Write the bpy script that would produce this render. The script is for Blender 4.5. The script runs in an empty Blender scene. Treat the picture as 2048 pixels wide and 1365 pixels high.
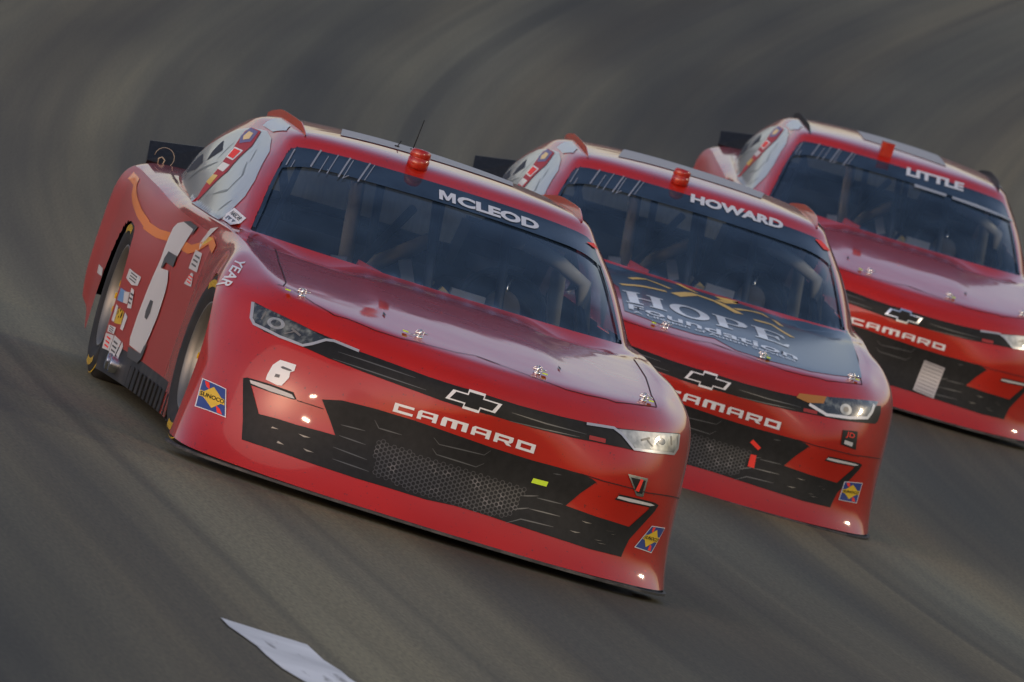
import bpy, bmesh, math, random
import numpy as np
from mathutils import Vector, Matrix
from mathutils.bvhtree import BVHTree
from mathutils.geometry import delaunay_2d_cdt
random.seed(4); rng = np.random.RandomState(4)
SC = bpy.context.scene
COL = SC.collection
R = math.radians

# ------------------------------------------------------------------ camera
cam_d = bpy.data.cameras.new('camera'); cam = bpy.data.objects.new('camera', cam_d); COL.objects.link(cam)
cam.matrix_world = Matrix(((0.99053335, 0.01092080, -0.13683723, -5.0280),
                           (-0.13727060, 0.08380163, -0.98698230, -39.48241),
                           (0.00068854, 0.99642261, 0.08450741, 4.0280),
                           (0, 0, 0, 1)))
cam_d.lens = 368.314; cam_d.sensor_width = 36; cam_d.clip_start = 1; cam_d.clip_end = 3000
cam_d.dof.use_dof = True; cam_d.dof.focus_distance = 39.6; cam_d.dof.aperture_fstop = 13
SC.camera = cam
# ------------------------------------------------------------------ sky and sun
SUN_EL, SUN_AZ = R(17), R(232)      # azimuth measured from +Y towards +X
w = bpy.data.worlds.new('World'); SC.world = w; w.use_nodes = True
nt = w.node_tree; bg = nt.nodes['Background']
sky = nt.nodes.new('ShaderNodeTexSky'); sky.sky_type = 'NISHITA'; sky.sun_disc = False
sky.sun_elevation = SUN_EL; sky.sun_rotation = SUN_AZ; sky.air_density = 1.2; sky.dust_density = 2.2; sky.ozone_density = 1.5
# dusk colour of the sky dome: lavender low down, deep blue overhead
wtc = nt.nodes.new('ShaderNodeTexCoord'); wsp = nt.nodes.new('ShaderNodeSeparateXYZ'); nt.links.new(wtc.outputs['Generated'], wsp.inputs[0])
wr = nt.nodes.new('ShaderNodeValToRGB'); nt.links.new(wsp.outputs['Z'], wr.inputs[0]); cr_ = wr.color_ramp
cr_.elements[0].position = 0; cr_.elements[0].color = (.95, .76, .62, 1); cr_.elements[1].position = 1; cr_.elements[1].color = (.50, .53, .66, 1)
for p_, c_ in ((.10, (1.05, .84, .80)), (.30, (1.05, .86, .90)), (.55, (.70, .68, .78))): e_ = cr_.elements.new(p_); e_.color = (*c_, 1)
wm = nt.nodes.new('ShaderNodeMix'); wm.data_type = 'RGBA'; wm.blend_type = 'MULTIPLY'; wm.inputs[0].default_value = 1
nt.links.new(sky.outputs[0], wm.inputs[6]); nt.links.new(wr.outputs[0], wm.inputs[7]); nt.links.new(wm.outputs[2], bg.inputs[0]); bg.inputs[1].default_value = 0.15
sd = bpy.data.lights.new('sun', 'SUN'); sun = bpy.data.objects.new('sun', sd); COL.objects.link(sun)
sd.energy = 0.6; sd.angle = R(85); sd.color = (1, .86, .72)
d = Vector((math.sin(SUN_AZ)*math.cos(SUN_EL), math.cos(SUN_AZ)*math.cos(SUN_EL), math.sin(SUN_EL)))
sun.rotation_euler = d.to_track_quat('Z', 'Y').to_euler()
SC.view_settings.view_transform = 'Standard'; SC.view_settings.look = 'None'
SC.view_settings.exposure = 0.33; SC.view_settings.gamma = 1

# ------------------------------------------------------------------ materials
def mat(name, col=(.5, .5, .5), rough=.5, metal=0, coat=0, coat_rough=.05, spec=.5, emit=None, noise=None, alpha=None, bump=None):
    m = bpy.data.materials.new(name); m.use_nodes = True
    n = m.node_tree.nodes; b = n['Principled BSDF']; L = m.node_tree.links
    b.inputs['Base Color'].default_value = (*col, 1); b.inputs['Roughness'].default_value = rough
    b.inputs['Metallic'].default_value = metal; b.inputs['Coat Weight'].default_value = coat
    b.inputs['Coat Roughness'].default_value = coat_rough; b.inputs['Specular IOR Level'].default_value = spec
    if emit: b.inputs['Emission Color'].default_value = (*emit[0], 1); b.inputs['Emission Strength'].default_value = emit[1]
    if noise:   # (scale, second colour, low, high)
        tc = n.new('ShaderNodeTexCoord'); t = n.new('ShaderNodeTexNoise'); t.inputs['Scale'].default_value = noise[0]; t.inputs['Detail'].default_value = 6
        L.new(tc.outputs['Object'], t.inputs['Vector'])
        r = n.new('ShaderNodeValToRGB'); r.color_ramp.elements[0].position = noise[2]; r.color_ramp.elements[1].position = noise[3]
        r.color_ramp.elements[0].color = (*col, 1); r.color_ramp.elements[1].color = (*noise[1], 1)
        L.new(t.outputs[0], r.inputs[0]); L.new(r.outputs[0], b.inputs['Base Color'])
    if bump:
        tc = n.new('ShaderNodeTexCoord'); t = n.new('ShaderNodeTexNoise'); t.inputs['Scale'].default_value = bump[0]; t.inputs['Detail'].default_value = bump[2] if len(bump) > 2 else 2
        L.new(tc.outputs['Object'], t.inputs['Vector']); bp = n.new('ShaderNodeBump'); bp.inputs['Distance'].default_value = bump[1]; bp.inputs['Strength'].default_value = 1
        L.new(t.outputs[0], bp.inputs['Height']); L.new(bp.outputs[0], b.inputs['Normal'])
        if coat: L.new(bp.outputs[0], b.inputs['Coat Normal'])
    return m
M = {}
M['red'] = mat('red_paint', (.47, .013, .003), .42, coat=1, coat_rough=.07, spec=.2, noise=(3.0, (.40, .012, .004), .3, .7), bump=(5, .0020, 1))
def specks(m, scale, lo, col):
    n = m.node_tree.nodes; L = m.node_tree.links; b = n['Principled BSDF']; old = b.inputs['Base Color'].links[0].from_socket
    tc = n.new('ShaderNodeTexCoord'); t = n.new('ShaderNodeTexNoise'); t.inputs['Scale'].default_value = scale; t.inputs['Detail'].default_value = 3; L.new(tc.outputs['Object'], t.inputs[0])
    r = n.new('ShaderNodeValToRGB'); r.color_ramp.elements[0].position = lo; r.color_ramp.elements[1].position = lo+.04; r.color_ramp.elements[0].color = (0, 0, 0, 1); r.color_ramp.elements[1].color = (.7, .7, .7, 1); L.new(t.outputs[0], r.inputs[0])
    x = n.new('ShaderNodeMix'); x.data_type = 'RGBA'; L.new(r.outputs[0], x.inputs[0]); L.new(old, x.inputs[6]); x.inputs[7].default_value = (*col, 1); L.new(x.outputs[2], b.inputs['Base Color'])
specks(M['red'], 80, .665, (.09, .02, .018))
M['side_red'] = mat('side_red_vinyl', (.38, .024, .011), .5, coat=.5, coat_rough=.3)
M['black'] = mat('satin_black', (.008, .008, .008), .5, spec=.28, noise=(40, (.014, .014, .014), .35, .75))
M['dark'] = mat('dark_interior', (.035, .045, .06), .8)
M['white'] = mat('white_vinyl', (.80, .80, .80), .35, coat=.5)
M['offwhite'] = mat('scuffed_white', (.62, .60, .58), .5, noise=(9, (.45, .44, .43), .45, .75))
M['grey'] = mat('grey_vinyl', (.07, .07, .078), .4, coat=.4)
M['orange'] = mat('orange_vinyl', (.85, .23, .012), .4, coat=.4)
M['yellow'] = mat('yellow_vinyl', (.80, .52, .02), .4, coat=.3)
M['dayglow'] = mat('fluorescent_tape', (.62, .85, .03), .6)
M['redtape'] = mat('bright_red_tape', (.95, .035, .015), .6)
M['blue'] = mat('blue_vinyl', (.02, .05, .25), .4, coat=.4)
M['purple'] = mat('purple_vinyl', (.10, .07, .25), .4)
M['sky_blue'] = mat('light_blue_vinyl', (.14, .30, .55), .4)
M['gold'] = mat('gold_vinyl', (.90, .58, .12), .4, coat=.3)
M['slate'] = mat('slate_hood_vinyl', (.012, .034, .060), .45, coat=.7, coat_rough=.15)
M['chrome'] = mat('chrome', (.75, .76, .78), .22, metal=1)
M['silver'] = mat('rim_silver', (.27, .255, .225), .5, metal=.8)
M['tyre'] = mat('tyre_rubber', (.018, .018, .018), .75, noise=(14, (.035, .033, .031), .4, .8))
M['tube'] = mat('tan_cage_padding', (.90, .82, .64), .7)
M['cage_dark'] = mat('black_cage_tube', (.02, .026, .035), .5)
M['line'] = mat('panel_gap', (.035, .002, .004), .7)
M['lamp_dark'] = mat('lamp_housing', (.03, .035, .036), .25, coat=1, noise=(30, (.22, .24, .22), .48, .72))
M['lamp_grey'] = mat('lamp_reflector', (.26, .27, .26), .4, metal=.6, coat=1, noise=(22, (.62, .62, .58), .4, .7))
M['beacon'] = mat('red_plastic', (.36, .012, .004), .3, coat=.6, noise=(25, (.5, .05, .01), .5, .8))
M['lexan'] = mat('scuffed_side_window', (.48, .56, .60), .33, coat=1, coat_rough=.12)
M['carbon'] = mat('black_spoiler', (.012, .014, .016), .4, noise=(60, (.03, .032, .035), .5, .8))
M['scuffed'] = mat('scuffed_grey_lip', (.045, .045, .045), .7, noise=(12, (.16, .15, .14), .5, .8))
M['rust'] = mat('dirty_skirt', (.018, .018, .019), .55, noise=(10, (.07, .065, .06), .45, .85))

# ------------------------------------------------------------------ helpers
def link(name, me, m=None, parent=None, **props):
    o = bpy.data.objects.new(name, me); COL.objects.link(o)
    if m is not None and me is not None: me.materials.append(m)
    if parent is not None: o.parent = parent
    for k, v in props.items(): o[k] = v
    return o
def mesh(name, V, F, smooth=True):
    me = bpy.data.meshes.new(name); me.from_pydata([tuple(v) for v in V], [], [tuple(f) for f in F]); me.update()
    if smooth: me.polygons.foreach_set('use_smooth', [True]*len(me.polygons))
    return me
class MB:
    def __init__(s): s.v = []; s.f = []
    def add(s, V, F):
        n = len(s.v); s.v += [tuple(v) for v in V]; s.f += [tuple(i+n for i in f) for f in F]; return s
    def box(s, c, d, rot=None):
        V = [Vector((x*d[0]/2, y*d[1]/2, z*d[2]/2)) for x in (-1, 1) for y in (-1, 1) for z in (-1, 1)]
        if rot is not None: V = [rot @ v for v in V]
        c = Vector(c); return s.add([v+c for v in V], [(0,1,3,2), (4,6,7,5), (0,4,5,1), (2,3,7,6), (0,2,6,4), (1,5,7,3)])
    def tube(s, pts, r, n=10, cap=True):
        pts = [Vector(p) for p in pts]; V = []; F = []; up = None
        for i, p in enumerate(pts):
            t = (pts[min(i+1, len(pts)-1)]-pts[max(i-1, 0)]).normalized()
            if up is None: up = t.orthogonal().normalized()
            a = (up-t*up.dot(t)).normalized(); up = a; b = t.cross(a); rr = r[i] if isinstance(r, (list, tuple)) else r
            V += [p+(a*math.cos(2*math.pi*k/n)+b*math.sin(2*math.pi*k/n))*rr for k in range(n)]
            if i: F += [((i-1)*n+k, (i-1)*n+(k+1) % n, i*n+(k+1) % n, i*n+k) for k in range(n)]
        if cap: F += [tuple(range(n))[::-1], tuple((len(pts)-1)*n+k for k in range(n))]
        return s.add(V, F)
    def lathe(s, prof, c=(0,0,0), axis='Z', n=48, close=False):
        V = []; F = []; m = len(prof)
        for k in range(n):
            a = 2*math.pi*k/n
            for r, h in prof:
                x, y = r*math.cos(a), r*math.sin(a)
                p = {'Z': (x, y, h), 'X': (h, x, y), 'Y': (x, h, y)}[axis]
                V.append((p[0]+c[0], p[1]+c[1], p[2]+c[2]))
        for k in range(n):
            q = (k+1) % n
            for j in range(m-1): F.append((k*m+j, q*m+j, q*m+j+1, k*m+j+1))
            if close: F.append((k*m+m-1, q*m+m-1, q*m, k*m))
        return s.add(V, F)
    def build(s, name, m, parent=None, smooth=True, **props): return link(name, mesh(name, s.v, s.f, smooth), m, parent, **props)

# ------------------------------------------------------------------ the banked turn
BANK = R(17.6); TR = 185.0
def track_pt(s, l, h=0.):
    if s > 0: ph = s/TR; c = Vector((TR*(1-math.cos(ph)), TR*math.sin(ph), 0))
    else: ph = 0; c = Vector((0, s, 0))
    n = Vector((math.cos(ph), -math.sin(ph), 0)); u = Vector((0, 0, 1))
    nn = u*math.cos(BANK)+n*math.sin(BANK)
    return c+n*(l*math.cos(BANK))-u*(l*math.sin(BANK))+nn*h
def track_frame(s, l):
    ph = max(s, 0)/TR; n = Vector((math.cos(ph), -math.sin(ph), 0)); u = Vector((0, 0, 1)); f = Vector((math.sin(ph), math.cos(ph), 0))
    X = n*math.cos(BANK)-u*math.sin(BANK); Z = u*math.cos(BANK)+n*math.sin(BANK)
    m = Matrix.Identity(4)
    for i, a in enumerate((X, f, Z)):
        for j in range(3): m[j][i] = a[j]
    m.translation = track_pt(s, l); return m
L_IN, L_OUT = 14.0, -16.0
def asphalt():
    m = bpy.data.materials.new('worn_asphalt'); m.use_nodes = True; n = m.node_tree.nodes; L = m.node_tree.links; b = n['Principled BSDF']
    uv = n.new('ShaderNodeUVMap'); uv.uv_map = 'lane'
    def noise(sx, sy, det, off=0, dist=0):
        mp = n.new('ShaderNodeMapping'); mp.inputs['Scale'].default_value = (sx, sy, 1); mp.inputs['Location'].default_value = (off, off*1.7, off)
        L.new(uv.outputs[0], mp.inputs['Vector']); t = n.new('ShaderNodeTexNoise'); t.inputs['Scale'].default_value = 1; t.inputs['Detail'].default_value = det; t.inputs['Distortion'].default_value = dist
        L.new(mp.outputs[0], t.inputs['Vector']); return t.outputs[0]
    def ramp(src, p0, p1, c0, c1):
        r = n.new('ShaderNodeValToRGB'); r.color_ramp.elements[0].position = p0; r.color_ramp.elements[1].position = p1
        r.color_ramp.elements[0].color = (*c0, 1); r.color_ramp.elements[1].color = (*c1, 1); L.new(src, r.inputs[0]); return r.outputs[0]
    def mix(kind, f, a, c):
        x = n.new('ShaderNodeMix'); x.data_type = 'RGBA'; x.blend_type = kind
        if isinstance(f, float): x.inputs[0].default_value = f
        else: L.new(f, x.inputs[0])
        L.new(a, x.inputs[6]); L.new(c, x.inputs[7]); return x.outputs[2]
    base = ramp(noise(.03, .42, 3), .36, .64, (.052, .045, .030), (.185, .165, .104))       # wide lanes of wear
    lane = ramp(noise(.02, 1.7, 4, 5), .36, .64, (.66, .66, .70), (1.26, 1.24, 1.18))       # tyre rubber streaks along the lane
    fine = ramp(noise(.06, 9.0, 3, 9), .25, .75, (.84, .84, .84), (1.14, 1.14, 1.14))
    grit = ramp(noise(14, 75, 3, 3), .25, .75, (.68, .68, .68), (1.32, 1.32, 1.3))
    c = mix('MULTIPLY', 1.0, base, lane); c = mix('MULTIPLY', 1.0, c, fine); c = mix('MULTIPLY', 1.0, c, grit)
    groove = ramp(noise(.010, 2.6, 2, 31, .3), .355, .40, (.55, .55, .57), (1, 1, 1))      # narrow dark rubber lines
    c = mix('MULTIPLY', .55, c, groove)
    seam = ramp(noise(.006, 1.3, 1, 47, .15), .60, .615, (1, 1, 1), (1.22, 1.2, 1.14)); c = mix('MULTIPLY', .6, c, seam)
    blot = ramp(noise(.09, 1.1, 5, 61), .35, .7, (.86, .86, .87), (1.1, 1.1, 1.08)); c = mix('MULTIPLY', 1.0, c, blot)
    tint = ramp(noise(.012, .9, 2, 17), .4, .62, (.95, 1.0, 1.03), (1.05, 1.0, .90))
    c = mix('MULTIPLY', 1.0, c, tint)
    L.new(c, b.inputs['Base Color']); b.inputs['Roughness'].default_value = .78; b.inputs['Specular IOR Level'].default_value = .35
    return m
def build_track():
    S = [-220+i*5 for i in range(44)]+[i*1.25 for i in range(0, 330)]
    Ls = [L_OUT+i*(L_IN-L_OUT)/24 for i in range(25)]
    V = [track_pt(s, l) for s in S for l in Ls]; m = len(Ls)
    F = [(i*m+j, i*m+j+1, (i+1)*m+j+1, (i+1)*m+j) for i in range(len(S)-1) for j in range(m-1)]
    me = mesh('race_track', V, F)
    uvl = me.uv_layers.new(name='lane'); co = [(s, l) for s in S for l in Ls]
    for lp in me.loops: uvl.data[lp.index].uv = co[lp.vertex_index]
    link('race_track', me, asphalt(), kind='structure')
    zi = track_pt(0, L_IN).z
    g = 900
    mb = MB(); mb.add([(-g, -g, zi-.3), (g, -g, zi-.3), (g, g, zi-.3), (-g, g, zi-.3)], [(0, 1, 2, 3)])
    mb.build('ground', mat('infield_grass', (.03, .045, .014), .9, noise=(.3, (.055, .06, .022), .3, .7)), kind='structure')
    # unseen berm added outside the turn, for the car sides to reflect
    V = []; F = []; SS = S[::2]; rr = np.random.RandomState(2)
    prof = [(0, .15), (1.5, .4), (5, 1.8), (10, 3.6), (17, 5.5), (26, 7), (60, 7.5)]
    for i, s in enumerate(SS):
        a = track_pt(s, L_OUT); n = (track_pt(s, L_OUT)-track_pt(s, L_IN)); n.z = 0; n.normalize()
        V += [a+n*x+Vector((0, 0, z)) for x, z in prof]; m = len(prof)
        if i: k = m*i; F += [(k-m+j, k-m+j+1, k+j+1, k+j) for j in range(m-1)]
    link('added_berm', mesh('added_berm', V, F), mat('added_berm_earth', (.13, .09, .055), .95, noise=(.12, (.20, .15, .10), .35, .7)), kind='structure')
build_track()
def track_patch(name, pts, m, h, **props):
    """a thin sheet of paint or rubber laid on the track; pts are (s, l)"""
    P2 = [Vector((p[0]*.2, p[1])) for p in pts]; n = len(P2)
    V = [track_pt(p[0], p[1], h) for p in pts]
    r = delaunay_2d_cdt(P2, [(i, (i+1) % n) for i in range(n)], [], 1, 1e-6)
    me = mesh(name, [track_pt(v[0]*5, v[1], h) for v in r[0]], r[2]); return link(name, me, m, **props)

# ------------------------------------------------------------------ body surface of the stock car (half, x >= 0)
Z0 = .080
RINGS = [
[(0,-1.105,.12),(.28,-1.085,.12),(.54,-1.03,.122),(.73,-.95,.125),(.895,-.825,.128),(.962,-.665,.132),(.980,-.46,.14),(0.968,-0.25,0.14),(0.95,0,0.14),(0.905,0.45,0.14),(0.91,1.1,0.14),(0.93,1.7,0.14),(.972,2.3,.14),(.985,2.67,.14),(.985,3.1,.24),(.962,3.45,.31),(.935,3.80,.36),(.5,3.90,.34),(0,3.92,.34)],
[(0,-1.07,.195),(.28,-1.05,.195),(.53,-.995,.20),(.715,-.915,.20),(.855,-.79,.21),(.938,-.635,.22),(.970,-.46,.23),(0.97,-0.25,0.23),(0.952,0,0.23),(0.906,0.45,0.23),(0.91,1.1,0.23),(0.93,1.7,0.23),(.973,2.3,.23),(.99,2.67,.23),(.985,3.1,.31),(.965,3.45,.38),(.945,3.82,.42),(.5,3.93,.40),(0,3.95,.40)],
[(0,-1.035,.34),(.28,-1.0,.34),(.54,-.955,.34),(.70,-.885,.34),(.83,-.775,.35),(.915,-.62,.36),(.957,-.46,.37),(0.972,-0.25,0.37),(0.955,0,0.37),(0.906,0.45,0.37),(0.908,1.1,0.37),(0.926,1.7,0.37),(.972,2.3,.37),(.992,2.67,.37),(.985,3.1,.39),(.968,3.45,.44),(.95,3.83,.48),(.5,3.95,.50),(0,3.97,.50)],
[(0,-1.03,.47),(.28,-.99,.47),(.54,-.95,.47),(.70,-.875,.475),(.82,-.765,.48),(.905,-.61,.49),(.95,-.45,.50),(0.972,-0.25,0.5),(0.955,0,0.5),(0.903,0.45,0.5),(0.902,1.1,0.5),(0.922,1.7,0.5),(.97,2.3,.50),(.992,2.67,.50),(.982,3.1,.52),(.967,3.45,.57),(.95,3.84,.60),(.5,3.96,.62),(0,3.98,.62)],
[(0,-1.03,.575),(.28,-.985,.575),(.53,-.925,.575),(.685,-.85,.58),(.80,-.74,.585),(.885,-.59,.595),(.94,-.43,.61),(0.965,-0.25,0.62),(0.95,0,0.63),(0.898,0.45,0.63),(0.9,1.1,0.63),(0.918,1.7,0.63),(.964,2.3,.63),(.985,2.67,.64),(.975,3.1,.65),(.96,3.45,.69),(.948,3.85,.72),(.5,3.965,.75),(0,3.985,.75)],
[(0,-1.015,.645),(.28,-.965,.648),(.52,-.885,.655),(.67,-.80,.665),(.785,-.70,.675),(.865,-.57,.685),(.925,-.41,.70),(0.948,-0.25,0.72),(0.935,0,0.74),(0.888,0.45,0.74),(0.892,1.1,0.74),(0.908,1.7,0.74),(0.937,2.25,0.75),(.965,2.67,.77),(.965,3.1,.79),(.955,3.45,.81),(.94,3.85,.825),(.5,3.97,.86),(0,3.99,.86)],
[(0,-.98,.70),(.27,-.93,.702),(.50,-.85,.708),(.65,-.77,.715),(.765,-.67,.722),(.84,-.55,.735),(.895,-.38,.76),(0.918,-0.19,0.79),(0.905,0.02,0.815),(0.874,0.45,0.82),(0.88,1.1,0.83),(0.893,1.7,0.84),(0.915,2.25,0.855),(.94,2.67,.875),(.94,3.1,.89),(.935,3.45,.90),(.915,3.81,.905),(.5,3.97,.93),(0,3.99,.93)],
[(0,-.90,.74),(.26,-.87,.742),(.48,-.80,.748),(.63,-.72,.755),(.745,-.62,.762),(.81,-.50,.775),(.845,-.33,.80),(.865,-.14,.832),(.87,.06,.858),(.855,.47,.868),(.872,1.1,.878),(.89,1.7,.885),(.885,2.25,.90),(.87,2.67,.925),(.875,3.1,.935),(.87,3.45,.945),(.845,3.77,.95),(.5,3.95,.955),(0,3.97,.955)],
[(0,-.81,.768),(.24,-.785,.77),(.45,-.73,.776),(.60,-.655,.782),(.70,-.57,.792),(.765,-.44,.81),(.795,-.28,.83),(.81,-.08,.855),(.825,.12,.875),(.845,.50,.892),(.868,1.1,.893),(.875,1.7,.90),(.855,2.25,.915),(.845,2.75,.932),(.83,3.2,.952),(.80,3.5,.958),(.76,3.72,.965),(.45,3.88,.968),(0,3.90,.968)],
[(0,-.20,.842),(.235,-.18,.843),(.44,-.12,.846),(.60,-.04,.85),(.72,.05,.855),(.765,.12,.865),(.79,.20,.875),(.805,.30,.885),(.825,.40,.89),(.85,.66,.90),(.868,1.12,.90),(.865,1.7,.905),(.85,2.3,.917),(.83,2.83,.934),(.81,3.3,.955),(.74,3.52,.965),(.62,3.62,.97),(.42,3.69,.972),(0,3.72,.973)],
[(0,.55,.908),(.24,.56,.909),(.46,.59,.911),(.63,.635,.912),(.735,.70,.912),(.77,.735,.912),(.79,.79,.912),(.805,.85,.91),(.82,.93,.91),(.84,1.05,.91),(.855,1.35,.905),(.855,1.8,.908),(.84,2.35,.918),(.82,2.85,.935),(.785,3.2,.955),(.70,3.4,.965),(.55,3.48,.97),(.3,3.52,.972),(0,3.54,.975)],
]
ROOF_EDGE = [(0,1.20,1.285),(.22,1.215,1.283),(.42,1.26,1.275),(.56,1.32,1.262),(.625,1.37,1.252),(.65,1.42,1.248),(.66,1.48,1.248),(.667,1.56,1.25),(.67,1.65,1.253),(.672,1.8,1.258),(.68,2.0,1.262),(.69,2.3,1.262),(.688,2.55,1.25),(.665,2.78,1.24),(.61,2.92,1.228),(.53,2.98,1.235),(.42,3.0,1.245),(.22,3.02,1.25),(0,3.03,1.255)]
ROOF_IN = [(0,1.29,1.332),(.22,1.305,1.331),(.41,1.345,1.327),(.53,1.40,1.320),(.585,1.45,1.316),(.605,1.50,1.315),(.612,1.56,1.317),(.617,1.63,1.318),(.62,1.7,1.32),(.622,1.82,1.323),(.622,2.0,1.326),(.64,2.25,1.322),(.628,2.45,1.31),(.60,2.62,1.302),(.56,2.74,1.296),(.48,2.80,1.296),(.39,2.83,1.30),(.21,2.85,1.303),(0,2.86,1.305)]
def crom(A, t, axis):
    """Catmull-Rom sampling of array A along axis at parameters t"""
    A = np.moveaxis(A, axis, 0); n = len(A); i = np.clip(np.floor(t).astype(int), 0, n-2); f = (t-i)
    ext = np.concatenate([2*A[:1]-A[1:2], A, 2*A[-1:]-A[-2:-1]], 0)
    p0, p1, p2, p3 = ext[i], ext[i+1], ext[i+2], ext[i+3]; f = f.reshape(-1, *([1]*(A.ndim-1)))
    o = .5*((2*p1)+(-p0+p2)*f+(2*p0-5*p1+4*p2-p3)*f**2+(-p0+3*p1-3*p2+p3)*f**3)
    return np.moveaxis(o, 0, axis)
NU, NV = 14, 8                      # samples per control cell
def body_grid():
    lo = np.array(RINGS, float)                                   # 11 rings
    base = lo[-1]; top = np.array(ROOF_EDGE, float); rin = np.array(ROOF_IN, float)
    bulge = np.zeros((19, 3)); 
    for s in range(19): bulge[s] = (0, -.03, .03) if s <= 3 else ((.01, -.01, .01) if s <= 5 else (((.02, 0, .006) if s <= 11 else (.034, 0, .01)) if s <= 13 else (0, .02, .01)))
    m1 = base*.66+top*.34+bulge*.9; m2 = base*.33+top*.67+bulge
    hi = [base, m1, m2, top, rin]
    c = np.array([0, 1.98, 1.372])
    for t, g in ((.3, .55), (.62, .86), (.9, .99), (1.0, 1.0)):
        r = rin*(1-t)+c*t; r[:, 2] = rin[:, 2]+(1.372-rin[:, 2])*g; hi.append(r)
    hi = np.array(hi)
    def dense(A):
        nr = A.shape[0]
        # mirrored ends keep the surface smooth across the centreline
        def ends(a):
            l = a[:, 1:2]*[-1, 1, 1]; r = a[:, -2:-1]*[-1, 1, 1]; return np.concatenate([l, a, r], 1)
        E = ends(A); U = np.linspace(0, 18, 18*NU+1); D = crom(E, U+1, 1); V = np.linspace(0, nr-1, (nr-1)*NV+1); D = crom(D, V, 0)
        for it in range(14):                                       # fair the surface
            G = ends(D); G = .25*G[:, :-2]+.5*G[:, 1:-1]+.25*G[:, 2:]
            H = G.copy(); H[1:-1] = .25*G[:-2]+.5*G[1:-1]+.25*G[2:]; D = H
            D[:, 0, 0] = 0; D[:, -1, 0] = 0
        return D
    A, B = dense(lo), dense(hi)
    return np.concatenate([A, B[1:]], 0)
GRID = body_grid(); NVT, NUT = GRID.shape[:2]
VK = 10*NV                                                         # row index of the greenhouse base
# cowl dips in front of the windshield corners, raised centre of the hood
def sculpt(G):
    X, Y, Z = G[..., 0], G[..., 1], G[..., 2]
    rows = np.arange(NVT)[:, None]
    hood = ((rows > 6*NV) & (rows <= VK) & (Y < .75)).astype(float)
    yr = .50+.10*(X/.7)**2
    dip = np.exp(-((X-.53)/.17)**2*1.0)*np.exp(-((Y-(yr-.09))/.075)**2)
    Z -= hood*.046*dip
    sm = 1/(1+np.exp((X-.36)/.02)); fade = np.clip((Y+.72)/.35, 0, 1)
    Z += hood*.010*sm*fade*(rows <= VK)*np.clip((.45-Y)/.2, 0, 1)
sculpt(GRID)
def S(u, v):
    """bilinear sample, u in 0..18 stations, v in 0..17 rings; negative u is the mirrored half"""
    sg = -1 if u < 0 else 1; a = min(max(abs(u)*NU, 0), NUT-1.0001); b = min(max(v*NV, 0), NVT-1.0001)
    i, j = int(b), int(a); f, g = b-i, a-j
    p = (GRID[i, j]*(1-g)+GRID[i, j+1]*g)*(1-f)+(GRID[i+1, j]*(1-g)+GRID[i+1, j+1]*g)*f
    return np.array([p[0]*sg, p[1], p[2]])
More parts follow.
